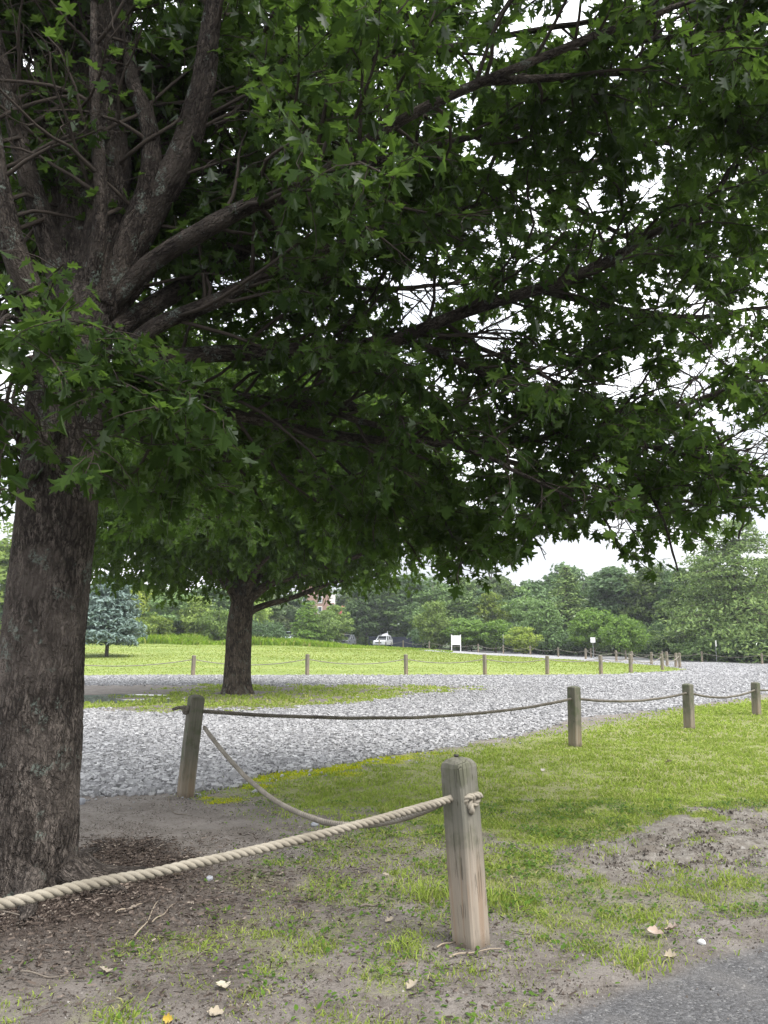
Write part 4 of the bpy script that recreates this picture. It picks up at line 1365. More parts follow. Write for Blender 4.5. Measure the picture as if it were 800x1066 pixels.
    # side branches, twigs
    for li, (P, r, n) in enumerate(lim_pts):
        L = np.linalg.norm(np.diff(P, axis=0), axis=1).sum()
        nb = int(L / .165) + 3
        for b in range(nb):
            t = .16 + .84 * (b + random.random()) / nb
            i = min(n - 2, int(t * (n - 1)))
            tan = P[i + 1] - P[i]; tan = tan / np.linalg.norm(tan)
            rd = rng.normal(0, 1, 3); rd -= tan * rd.dot(tan); rd /= np.linalg.norm(rd)
            rd[2] *= .55
            d = tan * .55 + rd * .95 + np.array([0, 0, .10])
            ln = random.uniform(.7, 1.9) * (1.1 - .45 * t)
            B = grow(P[i], d, ln, 9, .32, .16, .03)
            rb = min(r[i] * .5, .017)
            if np.linalg.norm(B[-1] - np.array([0, 0, EYE])) < 3.3: continue
            if hem(B[-1:])[0] > 0 or hem(B[5:6])[0] > 0: continue
            a_, b_, d_ = project(B[[4, 8]])
            if (a_.min() < 235 and b_.max() < 345 and d_.min() < 5.25 and random.random() < .93): continue
            twig_mb.tube(B, np.linspace(rb, .0045, 9), 6)
            segs.append(B[4:])
            nt_ = int(ln / .11)
            for q in range(nt_):
                u = .25 + .75 * (q + random.random()) / nt_
                j = min(7, int(u * 8))
                tn = B[j + 1] - B[j]; tn /= np.linalg.norm(tn)
                e = tn * .5 + rng.normal(0, .62, 3) * np.array([1, 1, .7])
                T = grow(B[j] + (B[j + 1] - B[j]) * random.random(), e, random.uniform(.18, .5), 5, .4, .3)
                if hem(T[-1:])[0] > -6: continue
                twig_mb.tube(T, np.linspace(.0042, .0018, 5), 4)
                segs.append(T)
    twig_mb.V = [v + inv for v in twig_mb.V]
    LP = []; LT = []
    for S in segs:
        L = np.linalg.norm(np.diff(S, axis=0), axis=1).sum()
        k = int(L / .034) + 3
        u = np.clip(1 - rng.random(k) ** 1.3, 0, 1) * (len(S) - 1)
        i = np.minimum(u.astype(int), len(S) - 2)
        p = S[i] + (S[i + 1] - S[i]) * (u - i)[:, None]
        LP.append(p); LT.append(S[i + 1] - S[i])
    P = np.concatenate(LP); T = np.concatenate(LT)
    T /= np.linalg.norm(T, axis=1)[:, None] + 1e-9
    N = len(P)
    tip = T * .5 + rng.normal(0, .6, (N, 3)) + np.array([0, 0, -.45])
    tip /= np.linalg.norm(tip, axis=1)[:, None]
    P = P + tip * .03
    px, py, d = project(P)
    # outline of the crown from below, with its ragged hem, and its looser windows
    yb = np.interp(px, [-200, 0, 12, 24, 100, 112, 200, 330, 430, 470, 520, 560, 600, 640, 690, 720, 760, 800, 1000],
                   [560, 548, 535, 530, 535, 572, 578, 582, 592, 612, 604, 574, 560, 574, 606, 598, 566, 548, 540])
    yb = yb + (fbm(np.stack([P[:, 0] * 3.0, P[:, 1] * .3, 0 * px], -1), 3, 121) - .5) * 60
    keep = (py < yb) & (np.linalg.norm(P - np.array([0, 0, EYE]), axis=1) > 3.4)
    xs = [0, 100, 200, 300, 400, 500, 600, 700, 800]; ys = [0, 100, 200, 300, 400, 500, 600]
    G = [[.7, .6, .6, .75, .9, 1, .95, .85, .8],
         [.4, .5, .55, .72, .95, .95, .75, .62, .62],
         [.5, .5, .55, .78, .75, .66, .50, .55, .60],
         [.9, .8, .75, .75, .42, .50, .56, .56, .60],
         [.9, 1, 1, 1, .68, .60, .56, .56, .58],
         [.8, 1, 1, 1, 1, .95, .8, .6, .5],
         [.8, 1, 1, 1, 1, .95, .7, .7, .6]]
    dens = resample_density(px, py, G, xs, ys)
    cl = fbm(P * 1.5, 3, 131)
    keep &= rng.random(N) < np.clip(dens * 1.0 + (cl - .5) * 2.4, 0, 1) * LEAF_KEEP
    for cx, cy, rx, ry in ((437, 305, 24, 30), (615, 205, 12, 18), (672, 195, 22, 12), (515, 350, 22, 22), (565, 385, 30, 14), (655, 400, 40, 14), (720, 395, 22, 22), (460, 400, 18, 12), (30, 60, 14, 16), (110, 430, 6, 10), (8, 415, 14, 18), (60, 205, 8, 14), (730, 320, 20, 14), (780, 460, 18, 16), (640, 545, 30, 10), (500, 60, 8, 6), (640, 75, 12, 10), (545, 80, 8, 12)):
        hole = ((px - cx) / rx) ** 2 + ((py - cy) / ry) ** 2 < 1 + 1.5 * (cl - .5)
        keep &= ~(hole & (rng.random(N) < .93))
    keep &= ~((px < 135) & (py > 395) & (d < 5.3) & (rng.random(N) < .5))
    # the great limbs stand clear of leaves on the camera's side of the fork
    front = (px < 255) & (py < 335) & (d < 5.6)
    bunch = ((px - 30) / 70) ** 2 + ((py - 355) / 85) ** 2 < 1
    keep &= ~(front & ~bunch & (rng.random(N) < .86))
    P = P[keep]; tip = tip[keep]; N = len(P)
    nrm = rng.normal(0, .55, (N, 3)) + np.array([0, 0, 1.0])
    size = .05 + .088 * rng.random(N) ** .8
    V, F = leaf_geo(P, tip, nrm, size)
    mk('crown', V + inv, [F], M_LEAF, root, False)
    twig_mb.build('twigs', M_TWIG, root, True)
    print('near leaves', N)


LEAF_KEEP = .80


def island_tree():
    b = TREE2
    root = empty('shade_tree', tuple(b))
    tag(root, 'smaller round shade tree with a stout dark trunk on the grass island in the gravel', 'tree')
    Y = b[1]
    tp = [b + [0, 0, -.2], b + [0, 0, .05], pt(248, 690, Y), pt(249, 660, Y), pt(252, 635, Y), pt(256, 610, Y), pt(262, 560, Y), pt(268, 500, Y), pt(270, 420, Y)]
    tr = [.44, .43, .40, .38, .36, .30, .2, .12, .04]
    P = spline(tp, 160)
    r = np.interp(np.linspace(0, 1, 160), np.linspace(0, 1, len(tr)), tr)
    V, F4, F3, bc = tube(P, r, 60, True, trunk_disp(.018, .6, .34, 61))
    mk('trunk', V - b, [F4, F3], M_BARK2, root, True, {'bc': bc})
    limbs = [([(252, 640, Y), (262, 622, Y - .2), (285, 606, Y - .6), (320, 596, Y - 1.2), (370, 580, Y - 1.6), (430, 560, Y - 2)], .19, .03),
             ([(255, 640, Y), (268, 633, Y + .1), (283, 628, Y + .2), (305, 622, Y + .4), (350, 606, Y + .6), (400, 596, Y + .8)], .13, .03),
             ([(250, 632, Y), (238, 610, Y - .3), (215, 590, Y - .8), (180, 570, Y - 1.3), (130, 555, Y - 1.8)], .17, .03),
             ([(250, 630, Y), (244, 600, Y + .6), (215, 570, Y + 1.6), (170, 550, Y + 2.4)], .14, .03),
             ([(256, 615, Y), (290, 580, Y + 1), (340, 540, Y + 2), (410, 510, Y + 3)], .15, .03),
             ([(258, 600, Y), (300, 540, Y - 1), (360, 480, Y - 2), (420, 430, Y - 2.5)], .14, .03),
             ([(258, 590, Y), (220, 530, Y - 1), (170, 470, Y - 1.8), (120, 440, Y - 2.2)], .14, .03),
             ([(254, 625, Y), (262, 605, Y - 1), (270, 590, Y - 2.4), (280, 580, Y - 3.8)], .13, .03),
             ([(254, 620, Y), (256, 595, Y + 1.4), (250, 570, Y + 3), (240, 540, Y + 4.2)], .13, .03)]
    for pp, r0, r1 in limbs:
        q = spline([pt(*k) for k in pp], 40)
        V, F4, F3, bc = tube(q, np.linspace(r0, r1, 40), 14, True, trunk_disp(.01, .8, None, 71))
        mk('limb', V - b, [F4, F3], M_BARK2, root, True, {'bc': bc})
    # crown: twig sprays through a domed volume, denser towards its skin
    n = 4800
    u = rng.normal(0, 1, (n, 3)); u /= np.linalg.norm(u, axis=1)[:, None]
    rr = (rng.random(n) ** .42)[:, None]
    c = np.array([b[0] + .45, b[1], 6.6])
    rad = np.array([6.7, 5.8, 4.6])
    C = c + u * rr * rad * (.86 + .28 * fbm(u * 2.2 + 5, 3, 141))[:, None]
    hx = np.hypot(C[:, 0] - c[0], C[:, 1] - c[1])
    floor = 2.95 + .10 * hx + 0.8 * np.exp(-(np.hypot(C[:, 0] - b[0] - .7, C[:, 1] - b[1] + .8) / 2.3) ** 2) + (fbm(C * .8, 3, 151) - .5) * 1.3
    C[:, 2] = np.where(C[:, 2] < floor, floor + rng.random(n) * .9, C[:, 2])
    LP = []; LT = []
    tw = MB()
    for k in range(n):
        d = (C[k] - c) / rad; d = d / (np.linalg.norm(d) + 1e-6)
        S = grow(C[k] - d * .3, d + rng.normal(0, .5, 3), random.uniform(.5, 1.0), 5, .35, .35)
        if k % 3 == 0: tw.tube(S, np.linspace(.012, .004, 5), 3)
        m = 15
        t = rng.random(m) * 3.999
        i = t.astype(int)
        LP.append(S[i] + (S[i + 1] - S[i]) * (t - i)[:, None] + rng.normal(0, .10, (m, 3))); LT.append(S[i + 1] - S[i])
    P = np.concatenate(LP); T = np.concatenate(LT); T /= np.linalg.norm(T, axis=1)[:, None]
    N = len(P)
    tip = T * .4 + rng.normal(0, .6, (N, 3)) + np.array([0, 0, -.5])
    nrm = rng.normal(0, .55, (N, 3)) + np.array([0, 0, 1.0])
    half = np.array([(0, 0), (.30, .12), (.16, .28), (.46, .48), (.18, .55), (.22, .78), (0, 1.0)])
    V, F = leaf_geo(P, tip, nrm, rng.uniform(.14, .24, N), .25, half)
    mk('crown', V - b, [F], M_LEAF2, root, False)
    tw.V = [v - b for v in tw.V]
    tw.build('twigs', M_TWIG, root, True)


near_tree()
island_tree()
#PART3
# ------------------------------------------------------------------ trees beyond the meadow
M_FAR_BARK = simple_mat('far_bark', (.10, .085, .07), .9, .1, 0, .35, 3)
M_F_MID = leaf_mat('foliage_mid', (0.103, 0.168, 0.044), (0.235, 0.329, 0.083), (0.185, 0.323, 0.045), .3, .02, True)
M_F_DARK = leaf_mat('foliage_dark', (0.063, 0.112, 0.040), (0.146, 0.224, 0.077), (0.104, 0.196, 0.040), .25, .02, True)
M_F_LIGHT = leaf_mat('foliage_light', (0.152, 0.220, 0.037), (0.315, 0.396, 0.073), (0.233, 0.363, 0.037), .3, .02, True)
M_F_GREY = leaf_mat('foliage_grey', (0.100, 0.145, 0.073), (0.201, 0.260, 0.127), (0.134, 0.216, 0.073), .25, .02, True)
M_F_BLUE = leaf_mat('foliage_blue', (.115, .17, .150), (.225, .295, .270), (.08, .13, .10), .12, .03)
M_F_PINE = leaf_mat('foliage_pine', (0.105, 0.172, 0.056), (0.231, 0.310, 0.100), (0.154, 0.251, 0.051), .25, .02)
M_F_GREEN = leaf_mat('foliage_fresh', (0.098, 0.178, 0.037), (0.213, 0.322, 0.071), (0.183, 0.345, 0.038), .3, .02)


def leaf_cards(C, dirs, size, asp=1.4, r_=None):
    """small uneven leaf sprays: centre, outward direction and size each"""
    r_ = r_ or rng
    N = len(C)
    nrm = dirs + r_.normal(0, .55, (N, 3)); nrm /= np.linalg.norm(nrm, axis=1)[:, None]
    a = r_.normal(0, 1, (N, 3)); x = np.cross(nrm, a); x /= np.linalg.norm(x, axis=1)[:, None]
    y = np.cross(nrm, x)
    sh = np.array([[0, -1], [.55, -.25], [.35, .35], [.0, 1.0], [-.5, .3], [-.45, -.4]])
    sx = sh[None, :, 0] * (.7 + .6 * r_.random((N, 6))); sy = sh[None, :, 1] * (.7 + .6 * r_.random((N, 6))) * asp
    bend = -(sy ** 2) * .25
    V = C[:, None, :] + (x[:, None, :] * sx[..., None] + y[:, None, :] * sy[..., None] + nrm[:, None, :] * bend[..., None]) * size[:, None, None]
    return V.reshape(-1, 3), np.arange(N * 6).reshape(-1, 6)


def decid(seed, h, w, low=.12, nclump=70, per=75, leaf=.17, crad=.17, top=.75, mat=None, name='broadleaf_tree', limbs=5):
    r_ = np.random.default_rng(seed)
    root = empty(name, (0, 0, 0))
    mb = MB()
    wob = r_.normal(0, .02 * h, (5, 2))
    tp = [[0, 0, -.4], [wob[0, 0] * .3, wob[0, 1] * .3, h * .15], [wob[1, 0], wob[1, 1], h * .4], [wob[2, 0], wob[2, 1], h * .65], [wob[3, 0], wob[3, 1], h * .88]]
    mb.tube(spline(tp, 16), np.linspace(.022 * h, .005 * h, 16), 8)
    cz = h * (low + 1) / 2; rz = h * (1 - low) / 2
    U = r_.normal(0, 1, (nclump, 3)); U /= np.linalg.norm(U, axis=1)[:, None]
    rr = r_.random(nclump) ** .38
    prof = np.where(U[:, 2] > 0, 1 - (1 - top) * U[:, 2], 1.0)
    cc = np.stack([U[:, 0] * w / 2 * .85 * prof, U[:, 1] * w / 2 * .85 * prof, U[:, 2] * rz * .88], -1) * rr[:, None] * (.8 + .35 * r_.random((nclump, 1)))
    cc[:, 2] += cz
    for k in range(limbs):
        c = cc[r_.integers(nclump)]
        z0 = h * (.2 + .4 * r_.random())
        mb.tube(spline([[0, 0, z0], [c[0] * .5, c[1] * .5, (z0 + c[2]) / 2 + .02 * h], list(c)], 8), np.linspace(.010 * h, .003 * h, 8), 5)
    mb.build('trunk', M_FAR_BARK, root, True)
    CC = np.repeat(cc, per, 0)
    D = r_.normal(0, 1, (len(CC), 3)); D[:, 2] = D[:, 2] * .8 + .25; D /= np.linalg.norm(D, axis=1)[:, None]
    cr = np.repeat(crad * w * (.55 + .8 * r_.random(nclump)), per)
    rad = cr * (.55 + .5 * r_.random(len(CC)))
    P = CC + D * rad[:, None] * np.array([1, 1, .72])
    keep = P[:, 2] > .05 * h if low > .05 else P[:, 2] > 0.02
    P, D = P[keep], D[keep]
    V, F = leaf_cards(P, D + np.array([0, 0, .25]), leaf * (.5 + .9 * r_.random(len(P))), 1.25, r_)
    mk('crown', V, [F], mat or M_F_MID, root)
    return root


def conifer(seed, h, w, low=.12, whorls=22, per=8, spray=24, leaf=.16, droop=.25, mat=None, name='conifer_tree', top=.08, up=.0):
    r_ = np.random.default_rng(seed)
    root = empty(name, (0, 0, 0))
    mb = MB()
    mb.tube(spline([[0, 0, -.3], [0, 0, h * .5], [.02 * h, 0, h * .97]], 16), np.linspace(.022 * h, .003 * h, 16), 10)
    P = []; D = []
    for k in range(whorls):
        t = (k + r_.random() * .6) / whorls
        z = h * (low + (1 - low) * t)
        L = w / 2 * ((1 - t) ** .75 * (1 - top) + top) * (.72 + .28 * math.sin(min(1, (t + .05) / .18) * math.pi / 2))
        for b in range(per):
            a = r_.random() * 6.283
            l = L * (.7 + .45 * r_.random())
            n = max(3, int(spray * l / (w / 2)))
            s = r_.random(n) ** .7
            d = np.array([math.cos(a), math.sin(a)])
            zz = z + l * (s * up - droop * s ** 1.7) + r_.normal(0, .02 * h * .5, n)
            sp = (.04 + .16 * np.sin(np.clip(s, 0, 1) * 2.6)) * l
            lat = r_.normal(0, 1, n) * sp
            P.append(np.stack([d[0] * s * l - d[1] * lat, d[1] * s * l + d[0] * lat, zz - np.abs(lat) * .25], -1))
            D.append(np.stack([d[0] * .5 + 0 * s, d[1] * .5 + 0 * s, np.full(n, .75)], -1))
            if b % 2 == 0:
                ss = np.linspace(0, .8, 5)
                mb.tube(np.stack([d[0] * ss * l, d[1] * ss * l, z + l * (ss * up - droop * ss ** 1.7) - .02], -1), np.linspace(.004 * h, .0015 * h, 5), 4)
    P = np.concatenate(P); D = np.concatenate(D)
    mb.build('trunk', M_FAR_BARK, root, True)
    V, F = leaf_cards(P, D, leaf * (.5 + .9 * r_.random(len(P))), 1.5, r_)
    mk('crown', V, [F], mat or M_F_PINE, root)
    return root


protos = {}
used = set()


def proto(key):
    if key not in protos:
        protos[key] = {
            'mid1': lambda: decid(1, 10, 7.6, .06, 95, 70, .20, .15, .7, M_F_MID),
            'mid2': lambda: decid(2, 10, 6.6, .05, 85, 75, .19, .16, .55, M_F_MID),
            'dark1': lambda: decid(3, 12, 7.4, .04, 105, 70, .21, .14, .6, M_F_DARK),
            'dark2': lambda: decid(4, 12, 6.2, .05, 95, 70, .21, .15, .45, M_F_DARK),
            'dark3': lambda: decid(5, 12, 8.4, .03, 115, 70, .21, .13, .75, M_F_DARK),
            'light1': lambda: decid(6, 6, 6.0, .02, 80, 75, .15, .15, .8, M_F_LIGHT, 'bushy_tree'),
            'light2': lambda: decid(7, 6, 4.6, .02, 70, 75, .14, .16, .6, M_F_LIGHT, 'bushy_tree'),
            'grey1': lambda: decid(8, 10, 7.2, .04, 100, 65, .18, .14, .7, M_F_GREY),
            'shrub1': lambda: decid(9, 3.2, 4.6, .0, 60, 70, .12, .15, .9, M_F_MID, 'shrub', 4),
            'shrub2': lambda: decid(10, 3.0, 5.2, .0, 60, 70, .12, .15, .9, M_F_DARK, 'shrub', 4),
            'fresh1': lambda: decid(11, 6, 5.4, .02, 85, 75, .14, .14, .8, M_F_GREEN, 'bushy_tree'),
            'round': lambda: decid(14, 3.9, 4.3, .04, 85, 80, .10, .13, .9, M_F_GREEN, 'bushy_tree'),
            'gaunt': lambda: decid(12, 12, 5.6, .35, 34, 50, .17, .12, .6, M_F_GREY, 'sparse_tree', 12),
            'pine': lambda: conifer(13, 12, 6.4, .05, 26, 9, 44, .14, .22, M_F_PINE),
            'spruce': lambda: conifer(15, 6, 5.0, .17, 30, 13, 46, .115, .16, M_F_BLUE, 'spruce_tree', .30, .14),
            'cedar': lambda: conifer(16, 10, 12.5, .06, 25, 11, 100, .105, .20, M_F_PINE, 'layered_tree', .22, .10),
            'cone': lambda: conifer(17, 5, 4.6, .03, 26, 11, 22, .10, .12, M_F_GREEN, 'conifer_tree', .18, .1),
        }[key]()
    return protos[key]


def tree(key, px, Y, ytop, width_px=None, label='', group=None, cat='tree', sink=.0, rz=None):
    """stand a tree at distance Y in column px so that it is as tall as in the photograph"""
    src = proto(key)
    b = at(px, Y)
    H = EYE + (pt(px, ytop, Y)[2] - EYE) - b[2]
    cr = [c for c in src.children if c.name.startswith('crown')][0]
    hz = getattr(tree, 'h_' + key, None)
    if hz is None:
        co = np.empty(len(cr.data.vertices) * 3, np.float32); cr.data.vertices.foreach_get('co', co)
        co = co.reshape(-1, 3)
        hz = (np.percentile(co[:, 2], 99.5), np.percentile(np.abs(co[:, 0]), 98.5) * 2)
        setattr(tree, 'h_' + key, hz)
    if key in used:
        o = src.copy(); COL.objects.link(o)
        for ch in src.children:
            c = ch.copy(); COL.objects.link(c); c.parent = o
    else:
        o = src; used.add(key)
    sz = H / hz[0]
    sx = sz if width_px is None else width_px / FPX * Y / hz[1]
    o.location = b - np.array([0, 0, sink])
    o.scale = (sx, sx, sz)
    o.rotation_euler = (0, 0, random.uniform(0, 6.28) if rz is None else rz)
    tag(o, label, cat, group)
    return o


def build_trees():
    tree('spruce', 112, 58, 600, 66, 'silvery blue spruce with a bare foot standing on the meadow beside the big trunk')
    tree('mid1', 2, 98, 548, 96, 'green tree half hidden behind the left side of the big trunk')
    tree('mid2', 62, 102, 590, 60, 'green tree hidden behind the middle of the big trunk')
    tree('light1', 150, 101, 612, 46, 'light bushy tree peeping out right behind the blue spruce')
    tree('mid1', 178, 99, 611, 52, 'leafy green tree between the blue spruce and the island tree')
    tree('light2', 205, 97, 622, 44, 'yellowish green bushy tree left of the island tree trunk')
    tree('shrub1', 228, 94, 634, 40, 'green shrub hugging the left side of the island tree trunk')
    tree('shrub1', 160, 95, 640, 40, 'low green shrub at the foot of the leafy trees right of the blue spruce')
    tree('grey1', 283, 125, 618, 46, 'dull grey green tree just right of the island tree trunk')
    tree('light1', 262, 103, 612, 34, 'pale bush showing under the low branch of the island tree')
    tree('cone', 321, 97, 628, 42, 'dense fresh green cone shaped tree below the brick building')
    tree('light2', 341, 97, 636, 26, 'yellow green bush to the right of the cone shaped tree')
    tree('mid2', 349, 112, 631, 32, 'green bushy tree covering the foot of the brick building')
    tree('light1', 378, 129, 609, 40, 'tall yellow green tree rising above the parked cars')
    tree('shrub1', 379, 125, 648, 34, 'mid green shrub between the two parked cars')
    tree('dark1', 372, 145, 602, 70, 'dark tree standing behind the brick building')
    tree('dark3', 408, 132, 606, 44, 'blue green dark tree behind the white car')
    tree('grey1', 425, 128, 612, 44, 'soft grey green tree above the dark mesh screen')
    tree('fresh1', 430, 125, 634, 44, 'rounded green bushy tree beside the dark mesh screen')
    tree('light2', 452, 93, 627, 38, 'bright yellow green tree left of the white board')
    tree('gaunt', 510, 118, 584, 46, 'thin tree with feathery sparse top against the white sky')
    tree('dark1', 478, 104, 612, 52, 'dark green tree right behind the white board')
    tree('mid2', 512, 104, 618, 40, 'mid green tree with pale top under the sparse tree')
    tree('fresh1', 486, 92, 644, 44, 'low fresh green tree behind the right side of the white board')
    tree('fresh1', 516, 90, 646, 40, 'low fresh green tree behind the slim grey sign')
    tree('mid1', 548, 100, 614, 50, 'mid green tree right of the slim grey sign')
    tree('light2', 545, 86, 653, 34, 'small yellowish bush at the far road edge')
    tree('pine', 592, 94, 592, 66, 'tall soft green pine standing out above the treeline middle right')
    tree('mid2', 566, 90, 626, 40, 'narrow green tree left of the tall soft pine')
    tree('dark2', 640, 96, 594, 60, 'dark tree right of the tall soft pine')
    tree('dark1', 676, 94, 592, 58, 'dark treetop under the lowest hanging leaves on the right')
    tree('dark3', 706, 92, 598, 56, 'dark tree left of the big layered tree')
    tree('fresh1', 619, 84, 634, 50, 'mid green bushy tree behind the square white sign')
    tree('round', 651, 75, 642, 44, 'small round light green tree beside the square white sign')
    tree('shrub2', 580, 88, 652, 46, 'dark shrub at the foot of the tall soft pine')
    tree('shrub2', 690, 80, 650, 60, 'dark shrub right of the round light green tree')
    tree('cedar', 770, 74, 545, 150, 'big light green tree with layered drooping sprays at the right edge', rz=.6)
    tree('cedar', 842, 80, 560, 150, 'second layered tree running out of the right edge of the photo', rz=2.0)
    tree('dark3', 735, 86, 586, 70, 'shadowy dark tree close behind the big layered tree')
    tree('shrub2', 730, 72, 662, 50, 'dark shrub under the big layered tree, left')
    tree('shrub2', 775, 71, 664, 60, 'dark shrub under the big layered tree, right')
    tree('shrub2', 830, 70, 655, 60, 'dark shrub at the right edge under the layered trees')
    gl = 'trees of the dense wood behind'
    lab = 'dark green tree of the dense wood behind the front row of trees'
    k = 0
    for Y, sp, top in ((112, 25, 607), (126, 25, 602)):
        px = -150 + (Y == 126) * 12
        while px < 960:
            ty = top + random.uniform(-7, 9) - (6 if px > 580 else 0) + (10 if px < 330 else 0)
            if not (312 < px < 372 or (Y == 112 and 280 < px < 440)): tree(['dark1', 'dark2', 'dark3', 'mid2', 'grey1', 'dark2', 'pine', 'mid1'][(k * 5 + k // 3) % 8], px, Y + random.uniform(-3, 3), ty, random.uniform(44, 64), lab, gl)
            px += sp * random.uniform(.85, 1.2); k += 1
    gs = 'undergrowth along the edge of the wood'
    px = -60
    while px < 900:
        Y = np.interp(px, [0, 400, 600, 800], [100, 98, 90, 76]) + random.uniform(0, 4)
        if not (345 < px < 447 or 286 < px < 318): tree(random.choice(['shrub1', 'shrub2', 'shrub2']), px, Y, np.interp(px, [0, 400, 800], [640, 650, 652]) + random.uniform(-6, 4), random.uniform(34, 48), 'leafy undergrowth shrub at the foot of the wood', gs, 'shrub')
        px += random.uniform(17, 26)


build_trees()

# ------------------------------------------------------------------ signs
M_WHITE = simple_mat('white_paint', (.80, .80, .79), .5, .3, 0, .04)
M_STEEL = simple_mat('galvanised_steel', (.30, .31, .31), .5, .5, .6)
M_WOODW = simple_mat('painted_wood', (.72, .72, .70), .6, .3, 0, .06)
M_DARK = simple_mat('black_plastic', (.02, .02, .022), .5, .4)
M_GREYSIGN = simple_mat('sign_back', (.42, .44, .45), .5, .4, .5)

b = at(475, 87)
o = empty('notice_board', b, .06)
tag(o, 'plain white board on two white posts at the far edge of the meadow', 'sign')
MB().box((0, 0, 1.18), (.92, .05, 1.02), .012).build('panel', M_WHITE, o)
for s in (-1, 1):
    MB().box((s * .505, 0, .84), (.085, .085, 1.9), .01).build('leg', M_WOODW, o)

b = at(617.5, 75.5)
o = empty('road_sign', b, -.1)
tag(o, 'small square white sign on a thin steel post beside the far road', 'sign')
MB().box((0, -.03, 1.72), (.46, .012, .50), .004).build('panel', M_WHITE, o)
MB().tube([[0, 0, -.2], [0, 0, 1.95]], .032, 10).build('pole', M_STEEL, o)
b = at(745, 68.5)
o = empty('road_sign', b, .9)
tag(o, 'slim white sign on a thin post under the big layered tree', 'sign')
MB().box((0, -.04, 1.62), (.40, .012, .52), .004).build('panel', M_WHITE, o)
MB().box((0, 0, .85), (.06, .035, 2.0), .004).build('pole', M_STEEL, o)
b = at(524, 86)
o = empty('road_sign', b, 1.1)
tag(o, 'slim grey sign seen edge on before the low fresh green tree', 'sign')
MB().box((0, -.04, 1.68), (.5, .012, .75), .004).build('panel', M_GREYSIGN, o)
MB().box((0, 0, .85), (.06, .035, 2.3), .004).build('pole', M_STEEL, o)

# dark mesh screen by the cars
b0, b1 = at(384, 123), at(440, 121)
o = empty('screen_fence', b0, math.atan2(b1[1] - b0[1], b1[0] - b0[0]))
tag(o, 'long dark navy mesh screen behind the parked white car', 'fence')
L = float(np.linalg.norm((b1 - b0)[:2]))
m, nt, out = new_mat('navy_mesh'); g = NT(nt)
g.l(g.bsdf(g.mix(g.noise(g.obj(), 4, 4), (.030, .036, .060), (.055, .062, .095)), .8, None, .2), out.inputs[0])
xs = np.linspace(0, L, 60)
dz = (b1 - b0)[2] / L
V = []
for yy in (-.008, .008):
    for zz in (.02, 1.55):
        V.append(np.stack([xs, yy + .05 * np.sin(xs * 2.4) * (zz > 1) * .6 + .02 * np.sin(xs * 5.1), zz + dz * xs + .04 * np.cos(xs * 2.4) * (zz > 1)], -1))
n = 60
V = np.concatenate(V)
i = np.arange(n - 1)
fq = lambda a, c: np.stack([a * n + i, a * n + i + 1, c * n + i + 1, c * n + i], -1)
mk('mesh_panel', V, [np.concatenate([fq(0, 1), fq(3, 2), fq(1, 3), fq(2, 0)])], m, o)
for k in range(4):
    x = L * k / 3
    MB().tube([[x, .06, -.2 + dz * x], [x, .06, 1.7 + dz * x]], .035, 8).build('post', M_STEEL, o)


# ------------------------------------------------------------------ parked cars
M_GLASS = simple_mat('car_glass', (.02, .024, .028), .08, .8)
M_TYRE = simple_mat('tyre_rubber', (.02, .02, .02), .85, .2)
M_RIM = simple_mat('alloy', (.45, .45, .46), .35, .5, .8)
M_LAMP = simple_mat('lamp_lens', (.75, .76, .78), .15, .6)
M_TAIL = simple_mat('tail_lens', (.35, .02, .02), .2, .6)


